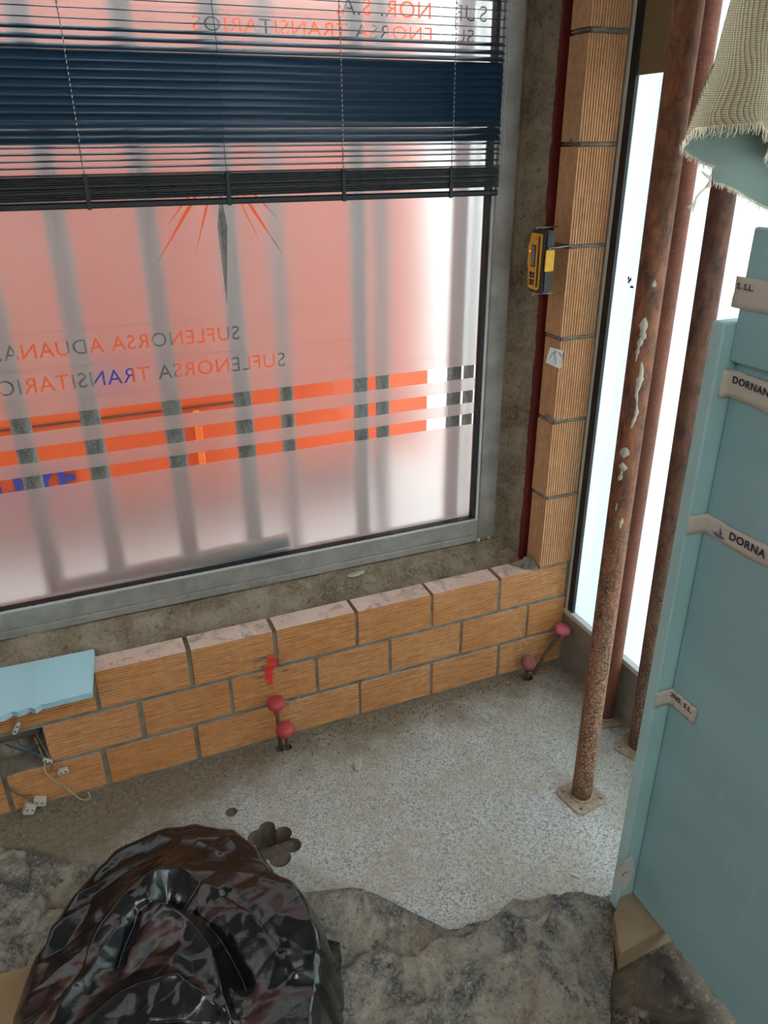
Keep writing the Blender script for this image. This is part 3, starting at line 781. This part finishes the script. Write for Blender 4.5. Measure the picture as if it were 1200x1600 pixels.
# blue foam piece on top of the wall
bm = bmesh.new(); V = []
n = 40
fr_ = []; bk_ = []
for i in range(n+1):
    u = i/n; x = -.62+.525*u
    fr_.append((x, -.113-(-.095-x)*.02+.009*nz(x, 0, 0, 55)+.006*nz(x, 5, 0, 140)))
    bk_.append((x+.018*u, .078+(.02)*(1-u)))
top_f = [bm.verts.new((x, y, .4195)) for x, y in fr_]; top_b = [bm.verts.new((x, y, .4195)) for x, y in bk_]
bot_f = [bm.verts.new((x, y+.006+.005*nz(x, 3, 0, 90), .3995)) for x, y in fr_]; bot_b = [bm.verts.new((x, y, .3995)) for x, y in bk_]
for i in range(n):
    bm.faces.new((top_f[i], top_f[i+1], top_b[i+1], top_b[i])); bm.faces.new((bot_f[i], bot_f[i+1], top_f[i+1], top_f[i]))
    bm.faces.new((bot_f[i], bot_f[i+1], bot_b[i+1], bot_b[i])); bm.faces.new((bot_b[i], bot_b[i+1], top_b[i+1], top_b[i]))
for i in (0, n): bm.faces.new((top_f[i], top_b[i], bot_b[i], bot_f[i]))
o = mk('foam_offcut', bm, M['xps_light']); tag(o, 'pale blue foam offcut with a torn edge lying on the low brick wall', 'insulation board')

# ============================================================ LEVEL DETECTOR
ld = empty('laser_detector', (1.232, .033, 1.29), 'yellow and black laser level detector clipped to the brick pillar', 'detector')
inv2 = Matrix.Translation(ld.location).inverted()
def dp(name, bm, mat, smooth=False, par=ld):
    o = mk(name, bm, mat, par, smooth)
    if par is ld: o.matrix_parent_inverse = inv2
    return o
dp('body', bx(1.2175, 1.250, -.004, .073, 1.283, 1.446, bev=.006, seg=2), M['black_rubber'])
# yellow face plate: outline in (y,z) on the -x face
def face_poly(pts, x0, x1, mat, name):
    bm = bmesh.new(); a = [bm.verts.new((x0, y, z)) for y, z in pts]; b = [bm.verts.new((x1, y, z)) for y, z in pts]
    bm.faces.new(a); bm.faces.new(b[::-1]); n = len(pts)
    for k in range(n): bm.faces.new((a[k], a[(k+1) % n], b[(k+1) % n], b[k]))
    return dp(name, bm, mat)
ypl = [(.010, 1.437), (.058, 1.437), (.064, 1.430), (.066, 1.412), (.0715, 1.405), (.0715, 1.352), (.066, 1.345), (.064, 1.300), (.056, 1.292), (.022, 1.290), (.012, 1.296)]
face_poly(ypl, 1.2135, 1.2185, M['yellow'], 'face_plate')
face_poly([(.016, 1.430), (.024, 1.431), (.022, 1.297), (.015, 1.300)], 1.2123, 1.214, M['purple'], 'sensor_window')
face_poly([(.034, 1.407), (.053, 1.407), (.053, 1.350), (.034, 1.350)], 1.2123, 1.214, M['slat_dark'], 'screen_bezel')
face_poly([(.0365, 1.404), (.0505, 1.404), (.0505, 1.354), (.0365, 1.354)], 1.2117, 1.2125, M['lcd'], 'screen')
for yy in (.034, .0465):
    for zz in (1.322, 1.3025):
        b = face_poly([(yy, zz), (yy+.0095, zz), (yy+.0095, zz+.0145), (yy, zz+.0145)], 1.2115, 1.2137, M['gasket'], 'button')
        bm = bmesh.new(); box(bm, 1.2110, 1.2116, yy+.003, yy+.0065, zz+.004, zz+.007); box(bm, 1.2110, 1.2116, yy+.004, yy+.0055, zz+.0085, zz+.011)
        o = mk('button_mark', bm, M['white_plastic'], b)
face_poly([(.060, 1.3915), (.064, 1.3915), (.064, 1.387), (.060, 1.387)], 1.2125, 1.2137, M['led'], 'indicator_light')
face_poly([(.032, 1.424), (.035, 1.424), (.035, 1.4205), (.032, 1.4205)], 1.2130, 1.2137, M['gasket'], 'buzzer_hole')
dp('side_panel', bx(1.2195, 1.248, -.0065, -.003, 1.342, 1.398, bev=.0015), M['yellow'])
def nail(p0, p1, lab, r=.0016):
    e = empty('nail', p1, lab, 'nail', 'nails around the laser detector')
    d = (Vector(p0)-Vector(p1)); ln = d.length
    o = mk('shank', tb([(0, 0, 0), d], r, 8), M['steel'], e, True)
    mk('head', lathe([(.0, -.001), (.0042, -.001), (.0042, .0008), (.0, .001)], 12, d, d), M['steel'], e, True)
nail((1.226, -.010, 1.403), (1.302, -.0045, 1.4055), 'upper bright nail in the pillar joint in front of the detector')
nail((1.212, .030, 1.279), (1.297, .022, 1.2775), 'lower bright nail under the laser detector')
nail((1.222, .050, 1.449), (1.300, .062, 1.4495), 'nail lying along the top of the laser detector')

# paper label on pillar
bm = bmesh.new(); P_ = [(1.252, 1.134), (1.300, 1.119), (1.302, 1.107), (1.296, 1.071), (1.290, 1.068), (1.242, 1.091)]
P_ = [(x+.008, z) for x, z in P_]
nsub = [bm.verts.new((x, -.0035-.05*max(0, 1.30-x)*.2, z)) for x, z in P_]; bm.faces.new(nsub); bmesh.ops.solidify(bm, geom=bm.faces[:], thickness=.0006)
o = mk('paper_note', bm, M['paper']); tag(o, 'torn white paper note with a scribble stuck on the brick pillar', 'paper')
bm = bmesh.new()
for a in ([(1.262, 1.108), (1.272, 1.115), (1.281, 1.122), (1.277, 1.109), (1.285, 1.097)], [(1.290, 1.117), (1.297, 1.110), (1.302, 1.102)], [(1.275, 1.101), (1.284, 1.092), (1.281, 1.084)], [(1.259, 1.103), (1.268, 1.106)]):
    tube(bm, spline([(x, -.0048-.01*max(0, 1.30-x), z) for x, z in a], 4), .0007, 5)
mk('scribble', bm, M['ink'], o)

# ============================================================ REBAR AND CAPS
def rebar(base, top, mat, label, rc=.0275, tilt=None, droop=False):
    e = empty('capped_rod', (base[0], base[1], 0), label, 'capped rod', 'rods with red caps at the wall foot')
    d = Vector(top)-Vector((base[0], base[1], 0))
    mk('rod', tb([(0, 0, -.045), d*.5, d], .0058, 10), M['rod'], e, True)
    ax = tilt if tilt else d
    prof = [(.009, -.040), (.0105, -.038), (.0115, -.022), (.014, -.012), (rc*.93, -.008), (rc, -.003), (rc*.98, .003), (rc*.85, .009), (rc*.55, .0135), (rc*.2, .015), (0, .015)]
    mk('cap', lathe(prof, 28, ax, d), mat, e, True); return e
rebar((.388, -.040), (.383, -.046, .180), M['cap_red'], 'taller red-capped rod at the foot of the wall below the red paint mark', .0285)
rebar((.408, -.043), (.400, -.062, .088), M['cap_red'], 'shorter red-capped rod beside the taller one below the red paint mark', .0275, (-.1, -.35, 1))
rebar((1.256, -.036), (1.252, -.055, .078), M['cap_dirty'], 'dirty brick-red capped short rod near the wall corner', .027, (-.35, -.75, .75))
rebar((1.270, -.032), (1.389, -.040, .165), M['cap_pink'], 'bright pink capped rod leaning right towards the wall corner', .0285, (.1, -.15, 1))

# spray mark: thin blobs hugging the bricks
bm = bmesh.new(); rs = random.Random(3)
for k in range(17):
    z = .318-.0062*k; n_ = rs.uniform(.010, .016) if k < 14 else .008
    xx = .383+rs.uniform(-.002, .002)+(.006 if k < 6 else -.002); box(bm, xx-n_*.9, xx+n_*.8+(.012 if 2 < k < 8 else 0), -.0018, -.0008, z-.0022, z+.0022)
o = mk('spray_mark', bm, M['spray'], wall)
bm = bmesh.new()
for k in range(26):
    x = .352+rs.uniform(-.02, .075); z = .285+rs.uniform(-.04, .035); s = rs.uniform(.002, .007); box(bm, x-s, x+s*1.5, -.0016, -.0006, z-.0018, z+.0018)
tag(mk('plaster_specks', bm, M['mortar'], wall), kind='stuff')

# ============================================================ WIRES
def wire(pts, mat, lab, r=.0022, extra=None):
    o = mk('wire', tb(spline(pts, 6), r, 7), M[mat], None, True); tag(o, lab, 'wire', 'wires from the hole in the wall'); return o
wire([(-.268, .05, .20), (-.252, .0, .155), (-.255, -.018, .135), (-.238, -.022, .096), (-.214, -.024, .062), (-.188, -.028, .018), (-.172, -.03, .006), (-.160, -.03, .010), (-.162, -.026, .030)], 'wire_cream', 'cream wire curling from the wall hole onto the floor')
wire([(-.300, .05, .27), (-.318, -.004, .215), (-.345, -.018, .155), (-.350, -.022, .115), (-.325, -.024, .080), (-.303, -.024, .052), (-.300, -.022, .040)], 'wire_dark', 'dark wire hanging down to the white connector at the left')
wire([(-.262, .045, .22), (-.243, .0, .185), (-.236, -.010, .15), (-.238, -.018, .125)], 'wire_dark', 'short grey wire at the right side of the wall hole', .0025)
wire([(-.25, .045, .175), (-.272, .005, .205), (-.295, -.012, .235), (-.300, -.020, .265), (-.296, -.024, .285)], 'wire_blue', 'blue wire bent up to a white connector over the hole', .0022)
wire([(-.34, .05, .20), (-.30, .01, .200), (-.272, -.006, .195), (-.252, -.014, .178)], 'wire_blue', 'blue wire lying across the wall hole', .0022)
wire([(-.38, .04, .16), (-.352, -.01, .12), (-.335, -.02, .085), (-.318, -.02, .072), (-.30, -.022, .07)], 'wire_dark', 'brown wire low at the left edge', .0018)
bm = tb([(-.60, .052, .235), (-.25, .052, .225)], .016, 12); o = mk('conduit', bm, M['wire_dark'], None, True); tag(o, 'grey conduit lying inside the hole in the brick wall', 'pipe')
def conn(loc, rot, s, lab):
    bm = bmesh.new(); w, h, d = [q*1.22 for q in s]
    box(bm, -w/2, w/2, -d/2, d/2, -h/2, h/2, bev=.0022, seg=2)
    o = mk('wire_connector', bm, M['white_plastic']); o.location = loc; o.rotation_euler = rot; tag(o, lab, 'connector', 'white wire connectors')
    bm = bmesh.new()
    for k in (-1, 1): tube(bm, [(k*w*.22, -d/2-.0005, 0), (k*w*.22, -d/2+.001, 0)], .0028, 8)
    mk('screw', bm, M['rod'], o)
conn((-.211, -.018, .118), (0, R(-6), 0), (.022, .013, .011), 'small white connector on the brick below the hole')
conn((-.314, -.022, .026), (0, R(28), R(10)), (.024, .026, .016), 'white connector hanging lowest at the left on a dark wire')
conn((-.284, -.022, .040), (0, R(12), R(-12)), (.026, .021, .014), 'white connector right beside the lowest hanging one')
conn((-.292, -.026, .302), (0, R(-62), 0), (.030, .009, .009), 'white tipped connector standing up above the wall hole')
conn((-.242, -.018, .166), (0, R(42), 0), (.022, .008, .008), 'small white connector inside the wall hole')

# chips and debris lying about
def chip(loc, s, mat, lab, seed):
    bm = bmesh.new(); bmesh.ops.create_icosphere(bm, subdivisions=2, radius=1)
    for v in bm.verts:
        k = 1+.45*nz(v.co.x+seed, v.co.y, v.co.z, 1.7); v.co = Vector((v.co.x*s[0]*k, v.co.y*s[1]*k, max(-.9, v.co.z)*s[2]*k))
    o = mk('debris_chip', bm, M[mat]); o.location = loc; o.rotation_euler.z = seed; tag(o, lab, 'debris', 'debris on floor and sill')
chip((.578, -.203, .006), (.022, .011, .007), 'plaster', 'pale plaster chip on the terrazzo in front of the wall', 1)
chip((.945, -.765, .002), (.012, .005, .003), 'white_plastic', 'tiny white chip on the floor left of the foam boards', 2.3)
chip((.715, .150, .436), (.032, .012, .004), 'plaster', 'flat pale chip on the concrete sill', .2)
chip((1.165, .178, .452), (.012, .008, .007), 'plaster', 'pale crumb at the window corner', 1.1)
chip((1.205, .180, .451), (.008, .006, .006), 'plaster', 'small crumb against the right window jamb', 2.1)
chip((.66, -.50, .001), (.010, .014, .0012), 'plaster', 'thin white fleck in the middle of the terrazzo', .5)
# dirt fallen along the window frame foot
bm = bmesh.new(); rs = random.Random(11)
for k in range(260):
    x = rs.uniform(-.25, 1.15); s = rs.uniform(.0008, .003); y = rs.uniform(.196, .206)
    bmesh.ops.create_icosphere(bm, subdivisions=1, radius=s, matrix=Matrix.Translation((x, y, .5235)))
tag(mk('frame_dirt', bm, M['gasket'], win), kind='stuff')
bm = bmesh.new()
for k in range(900):
    x = rs.uniform(-.4, 1.39); y = -abs(rs.gauss(0, .05))-.004; s = rs.uniform(.0008, .0034)
    bmesh.ops.create_icosphere(bm, subdivisions=1, radius=s, matrix=Matrix.Translation((x, y, .031)))
o = mk('grit', bm, M['core'], floor); tag(o, kind='stuff')
# white glue strings on bricks
bm = bmesh.new()
for (x, z, l) in ((.42, .175, .05), (.47, .15, .045), (.43, .13, .04), (1.22, .20, .05), (1.24, .17, .06), (1.25, .12, .05), (1.21, .25, .03)):
    a = rs.uniform(-.8, .8); tube(bm, spline([(x, -.003, z), (x+l*.5*math.sin(a), -.006, z-l*.4), (x+l*.6, -.003, z-l)], 4), .0007, 5)
tag(mk('glue_strings', bm, M['fringe'], wall), kind='stuff')

# ============================================================ PLASTIC SHEET
FE = [(-.75, .06), (-.389, -.115), (-.297, -.185), (-.192, -.262), (.05, -.40), (.30, -.545), (.42, -.580), (.467, -.622), (.522, -.694), (.584, -.772), (.67, -.800), (.762, -.768), (.86, -.808), (1.000, -.850)]
NE = [(-.85, -.40), (-.47, -.47), (-.38, -.50), (-.25, -.56), (-.1, -.9), (.05, -1.3), (.15, -1.5), (.25, -1.6), (.33, -1.6), (.40, -1.6), (.45, -1.6), (.5, -1.55), (.55, -1.50), (.50, -1.45)]
def pl_(L, u):
    t_ = u*(len(L)-1); i = min(int(t_), len(L)-2); f = t_-i
    return Vector(L[i])*(1-f)+Vector(L[i+1])*f
def ridge(x): return 1-abs(2*(x-math.floor(x))-1)
def dpoly(p, L):
    best = 9; sd_ = 1
    for a, b in zip(L, L[1:]):
        a = Vector(a); b = Vector(b); t_ = max(0, min(1, (p-a).dot(b-a)/(b-a).length_squared)); q = p-(a+(b-a)*t_)
        if q.length < best: best = q.length; sd_ = 1 if (b-a).cross(q) > 0 else -1
    return best, sd_
FOLDS = [([(.336, -.60), (.43, -.62), (.47, -.69), (.579, -.80), (.755, -.79), (.95, -.85)], .032, .012, .05),
         ([(.20, -.72), (.30, -.79), (.46, -.83), (.62, -.835), (.80, -.855)], .048, .016, .07),
         ([(.25, -.98), (.42, -.93), (.56, -.905), (.72, -.93)], .040, .03, .07),
         ([(.45, -1.25), (.60, -1.10), (.70, -.98), (.76, -.90)], .026, .02, .05),
         ([(-.6, -.02), (-.38, -.16), (-.28, -.235), (-.16, -.31)], .026, .03, .04),
         ([(-.6, -.20), (-.37, -.27), (-.29, -.36), (-.20, -.48)], .034, .020, .05),
         ([(-.6, -.42), (-.37, -.43), (-.28, -.44), (-.17, -.45)], .028, .03, .04)]
def sheet(u, v):
    a = pl_(FE, u); b = pl_(NE, u); p = a.lerp(b, v**1.15)
    dist = (p-a).length
    q = Vector((p.x+.030*nz(p.x, p.y, 1, 8)+.012*nz(p.x, p.y, 4, 25), p.y+.030*nz(p.x, p.y, 6, 8)+.012*nz(p.x, p.y, 9, 25)))
    z = .004
    for L, h_, w1, w2 in FOLDS:
        d, sg = dpoly(q, L); w = w1 if sg > 0 else w2
        z += h_*math.exp(-(d/w)**1.3)
    z += .010*ridge((q.x*.5+q.y)*9)**3+.005*ridge((q.x-q.y*.5)*21+nz(q.x, q.y, 2, 6))**2+.005*abs(fbm(p.x, p.y, 9, 30, 3))
    if p.x < -.10: z += .014*abs(nz(p.x, p.y, 4, 22))
    z = .003+(z-.003)*min(1, dist/.012)
    edge = min(1, (1-u)*18); z = .004+(z-.004)*(.15+.85*edge)
    sh = .014*nz(p.x, p.y, 3, 14)*min(1, dist*12)
    return (p.x+sh*.3, p.y+sh, z)
o = grid(sheet, 300, 150, 'plastic_sheet', M['sheet'], solid=0)
at_ = o.data.attributes.new('rim', 'FLOAT', 'POINT')
for i_ in range(len(o.data.vertices)):
    u_ = (i_ % 301)/300; v_ = (i_//301)/150
    at_.data[i_].value = max(0, 1-v_/.16, 1-(1-u_)/.07) if u_ > .5 else max(0, .5-v_/.2)
tag(o, 'dusty crumpled plastic sheet spread over the floor edge in the foreground', 'plastic sheet')

# ============================================================ BIN BAG
OUT = [(-.342, -.70), (-.315, -.585), (-.262, -.485), (-.19, -.385), (-.088, -.305), (.0, -.292), (.09, -.310), (.185, -.372), (.252, -.565), (.300, -.715), (.310, -.79), (.262, -.93), (.17, -1.10), (-.05, -1.16), (-.26, -1.06), (-.365, -.86)]
bc = Vector((-.01, -.74))
ang = [(math.atan2(y-bc.y, x-bc.x), math.hypot(x-bc.x, y-bc.y)) for x, y in OUT]; ang.sort()
def rad(a):
    n = len(ang)
    for i in range(n):
        a0, r0 = ang[i]; a1, r1 = ang[(i+1) % n]
        if i == n-1: a1 += 2*math.pi
        aa = a if a >= a0 else a+2*math.pi
        if a0 <= aa <= a1: f = (aa-a0)/(a1-a0); f = f*f*(3-2*f)*.4+f*.6; return r0*(1-f)+r1*f
    return ang[0][1]
def hsh(i, j_, s): return (math.sin(i*127.1+j_*311.7+s*74.7)*43758.5453) % 1
def trin(x, y, s):
    x2 = x+y*.366; y2 = y+x*.366
    i, j_ = math.floor(x2), math.floor(y2); f, g_ = x2-i, y2-j_
    a = hsh(i, j_, s); b = hsh(i+1, j_+1, s)
    if f > g_: c_ = hsh(i+1, j_, s); return a+(c_-a)*f+(b-c_)*g_
    c_ = hsh(i, j_+1, s); return a+(c_-a)*g_+(b-c_)*f
RID = []
def rid(L, amp, wd, sides=1):
    for p_, q_ in zip(L, L[1:]): RID.append((p_, q_, amp, wd))
RIDP = [([(-.24, -.74), (-.16, -.60), (-.07, -.520), (.02, -.525), (.09, -.605), (.15, -.72), (.19, -.86)], .034, .030),
        ([(-.13, -.68), (-.07, -.585), (-.01, -.575), (.035, -.62), (.075, -.72), (.10, -.84)], -.058, .026),
        ([(-.045, -.575), (.0, -.66), (.045, -.76), (.06, -.90)], .040, .022),
        ([(.10, -.62), (.145, -.70), (.17, -.80)], -.030, .012),
        ([(-.02, -.36), (.05, -.42), (.13, -.45), (.21, -.60)], .016, .022),
        ([(.08, -.345), (.06, -.44), (.11, -.50)], .012, .014),
        ([(-.20, -.46), (-.12, -.42), (.0, -.40)], .012, .02),
        ([(-.30, -.74), (-.20, -.70), (-.12, -.62)], .020, .016),
        ([(-.28, -.84), (-.14, -.78), (-.03, -.80), (.05, -.88)], .026, .018),
        ([(-.24, -.90), (-.10, -.85), (.02, -.88)], -.03, .02),
        ([(.18, -.62), (.25, -.70), (.24, -.82)], .016, .02),
        ([(-.16, -.55), (-.20, -.66), (-.27, -.72)], -.02, .014)]
def dseg(p, a, b):
    a = Vector(a); b = Vector(b); t_ = max(0, min(1, (p-a).dot(b-a)/(b-a).length_squared)); return (p-(a+(b-a)*t_)).length
def crum(x, y):
    wx = x+.022*nz(x, y, 1, 6); wy = y+.022*nz(x, y, 8, 6)
    X = wx*.88-wy*.48; Y = wx*.48+wy*.88
    k = max(0, min(1, (-.50-y+.35*max(0, x-.05)*-1)/.12)); k = .38+.62*k
    d = k*(.050*(trin(X*3.6+.3, Y*8, 1)-.5)+.030*(trin(X*9+3, Y*9, 2)-.5)+.016*(trin(Y*24, X*13+7, 3)-.5))+.005*(trin(X*42, Y*30, 4)-.5)
    p = Vector((wx-.012, wy-.0))
    for L, amp, wd in RIDP:
        ds = min(dseg(p, s0, s1) for s0, s1 in zip(L, L[1:])); d += .75*amp*math.exp(-ds/wd)
    return d
def dome_at(x, y):
    a = math.atan2(y-bc.y, x-bc.x); r_ = min(.84, math.hypot(x-bc.x, y-bc.y)/rad(a))
    return (1-r_**3.6)**.55
NODE = {}
CA, SA = math.cos(-.55), math.sin(-.55)
def facet(x, y, sx_, sy_, amp, seed):
    """dome height sampled at the corners of a skewed triangle net and stretched flat between them"""
    X = (x*CA-y*SA)/sx_; Y = (x*SA+y*CA)/sy_
    x2 = X+Y*.366; y2 = Y+X*.366; i, j_ = math.floor(x2), math.floor(y2); f, g_ = x2-i, y2-j_
    def nd(i, j_):
        k = (i, j_, seed)
        if k not in NODE:
            u2, v2 = i+.5*(hsh(i, j_, 11)-.5), j_+.5*(hsh(i, j_, 12)-.5)
            q = u2-.2113*(u2+v2), v2-.2113*(u2+v2)
            X_, Y_ = q[0]*sx_, q[1]*sy_
            xx, yy = X_*CA+Y_*SA, -X_*SA+Y_*CA
            NODE[k] = .20*dome_at(xx, yy)+amp*(hsh(i, j_, seed)-.5)
        return NODE[k]
    a = nd(i, j_); b = nd(i+1, j_+1)
    if f > g_: c_ = nd(i+1, j_); return a+(c_-a)*f+(b-c_)*g_
    c_ = nd(i, j_+1); return a+(c_-a)*g_+(b-c_)*f
def bag(gx, gy):
    x = -.40+.76*gx; y = -1.20+.95*gy
    a = math.atan2(y-bc.y, x-bc.x); rr = rad(a); r_ = math.hypot(x-bc.x, y-bc.y)/rr
    if r_ > 1:   # folded under at the rim
        x = bc.x+math.cos(a)*rr; y = bc.y+math.sin(a)*rr; return (x, y, -1)
    dome = (1-r_**3.6)**.55
    wx = x+.010*nz(x, y, 11, 8); wy = y+.010*nz(x, y, 18, 8)
    zf = .65*facet(wx, wy, .210, .095, .070, 31)+.35*facet(wx+.03, wy, .110, .060, .050, 32)
    k = max(0, min(1, (1-r_)*6)); k = k*k*(3-2*k)
    z = zf*k+.20*dome*(1-k)+crum(x, y)*(.35+.65*dome)*min(1, (1-r_)*9)*.9
    ed = .016*(trin(x*30, y*30, 6)-.5)*r_**3
    return (x+math.cos(a)*ed, y+math.sin(a)*ed, max(z, .002)+.012)
NX, NY = 330, 400
bm = bmesh.new(); V = []
for j_ in range(NY+1):
    row = []
    for i in range(NX+1):
        x, y, z = bag(i/NX, j_/NY); row.append(bm.verts.new((x, y, z)) if z > -.5 else None)
    V.append(row)
for j_ in range(NY):
    for i in range(NX):
        q = [V[j_][i], V[j_][i+1], V[j_+1][i+1], V[j_+1][i]]
        q = [k for k in q if k]
        if len(q) == 4: bm.faces.new(q)
        elif len(q) == 3: bm.faces.new(q)
rim = [e_ for e_ in bm.edges if len(e_.link_faces) == 1]
ex = bmesh.ops.extrude_edge_only(bm, edges=rim)
for v_ in [g_ for g_ in ex['geom'] if isinstance(g_, bmesh.types.BMVert)]: v_.co.z = .006; v_.co.x = bc.x+(v_.co.x-bc.x)*.985; v_.co.y = bc.y+(v_.co.y-bc.y)*.985
bmesh.ops.delete(bm, geom=[v_ for v_ in bm.verts if not v_.link_faces], context='VERTS')
o = mk('bin_bag', bm, M['bag'], None, True)
tag(o, 'glossy crumpled black bin bag heaped on the floor in the foreground', 'bin bag')
# loose flap of the bag spreading on its right
FL = [(.275, -.66), (.339, -.71), (.325, -.77), (.285, -.84), (.262, -.92), (.25, -1.02), (.16, -1.05), (.16, -.85), (.2, -.70)]
fc = Vector((.23, -.86))
def flap(u, v):
    t2 = u*len(FL); i = int(t2) % len(FL); f = t2-int(t2)
    e_ = Vector(FL[i])*(1-f)+Vector(FL[(i+1) % len(FL)])*f; p = fc.lerp(e_, v)
    z = .012+.075*(1-v)+.030*ridge(p.x*14+p.y*5)*(1-v**4)+.020*(trin(p.x*30, p.y*18, 9)-.5)*(1-v**5)
    return (p.x, p.y, max(.006, z))
grid(flap, 90, 40, 'bag_flap', M['bag'], o)

# ============================================================ JUTE CLOTH
jc = empty('jute_cloth', (1.05, -.80, 2.25), 'coarse beige jute cloth with frayed hem hanging at the top right', 'cloth')
inv3 = Matrix.Translation(jc.location).inverted()
def pw(L, t_):
    for (a, va), (b, vb) in zip(L, L[1:]):
        if t_ <= b: return va+(vb-va)*max(0, (t_-a))/(b-a)
    return L[-1][1]
# left outline x(z) and hem z(x)
LX = [(1.63, .905), (1.65, .907), (1.70, .930), (1.74, .946), (1.80, .955), (1.84, .962), (2.3, .985)]
HEM = [(.905, 1.648), (.918, 1.658), (.935, 1.668), (.975, 1.672), (1.018, 1.676), (1.022, 1.668), (1.03, 1.664), (1.06, 1.655), (1.09, 1.642), (1.2, 1.60), (1.34, 1.56)]
def cfront(u, v):
    zt = 2.28; x1 = 1.34
    u2 = u
    x = pw(LX, 1.65+.63*v)+(x1-pw(LX, 1.65+.63*v))*u2
    zb = pw(HEM, x) if u > .002 else 1.648
    z = zb+(zt-zb)*v
    # folds converge upward; a deep fold behind the lifted hem
    f = .030*math.sin((x-.9)*34+1.2*v)*(1-.4*v)+.010*nz(x, z, 0, 14)
    lip = -.022*math.exp(-((x-1.0)/.05)**2)*math.exp(-(z-zb)/.03)
    return (x, -.805+f*min(1, u*6+.15)+lip, z)
def add_uv(o, fx=1):
    uv = o.data.uv_layers.new(name='uv')
    for l in o.data.loops:
        c_ = o.data.vertices[l.vertex_index].co; uv.data[l.index].uv = (c_.x+c_.y*.5+.003*nz(c_.x, c_.z, 0, 12), c_.z+.004*nz(c_.x, c_.z, 5, 9))
fr = grid(cfront, 90, 120, 'front_layer', M['jute'], jc, solid=.0012); fr.matrix_parent_inverse = inv3; add_uv(fr)
HB = [(.905, 1.647), (.925, 1.634), (.950, 1.622), (.972, 1.616), (.974, 1.592), (.99, 1.590), (1.023, 1.580), (1.07, 1.563), (1.114, 1.548), (1.2, 1.525), (1.34, 1.50)]
def cback(u, v):
    x = .907+.43*u; zb = pw(HB, x); zt = pw(HEM, x)+.05*min(1, max(0, (x-.930)*12)); z = zb+(zt-zb)*v
    x += .0015*nz(z, x, 0, 90)
    return (x*1.037, -.768+.007*math.sin(x*30)+.004*nz(x, z, 2, 20), z)
bk = grid(cback, 90, 24, 'back_layer', M['jute_back'], jc, solid=.001); bk.matrix_parent_inverse = inv3; add_uv(bk)
bm = bmesh.new(); rs = random.Random(5)
for k in range(230):
    x = .907+.43*(k/230); z = pw(HEM, x); yy = cfront((x-.905)/.435, 0)[1]
    l = rs.uniform(.006, .015); tube(bm, [(x, yy, z+.004), (x+rs.uniform(-.004, .002), yy-.002, z-l*.5), (x+rs.uniform(-.006, .003), yy, z-l)], [.0009, .0008, .0004], 4)
for k in range(200):
    x = .907+.43*(k/200); z = pw(HB, x)-.0; l = rs.uniform(.002, .008); yy = -.770+.007*math.sin(x*30)
    x *= 1.037; tube(bm, [(x, yy, z+.003), (x+rs.uniform(-.004, .003), yy, z-l)], [.0008, .0004], 4)
# hanging thread tuft
for k in range(5):
    tube(bm, spline([(.985, -.795, 1.605), (.975+k*.001, -.797, 1.590), (.962, -.797, 1.580-.001*k), (.953+k*.0015, -.797, 1.565), (.944+k*.003, -.797, 1.560-.002*k)], 4), .0007, 4)
    tube(bm, spline([(.965, -.793, 1.612), (.970+.002*k, -.800, 1.604), (.978, -.80, 1.600+.002*k), (.974+.002*k, -.8, 1.588)], 4), .0009, 4)
o = mk('frayed_threads', bm, M['fringe'], jc); o.matrix_parent_inverse = inv3; tag(o, kind='stuff')
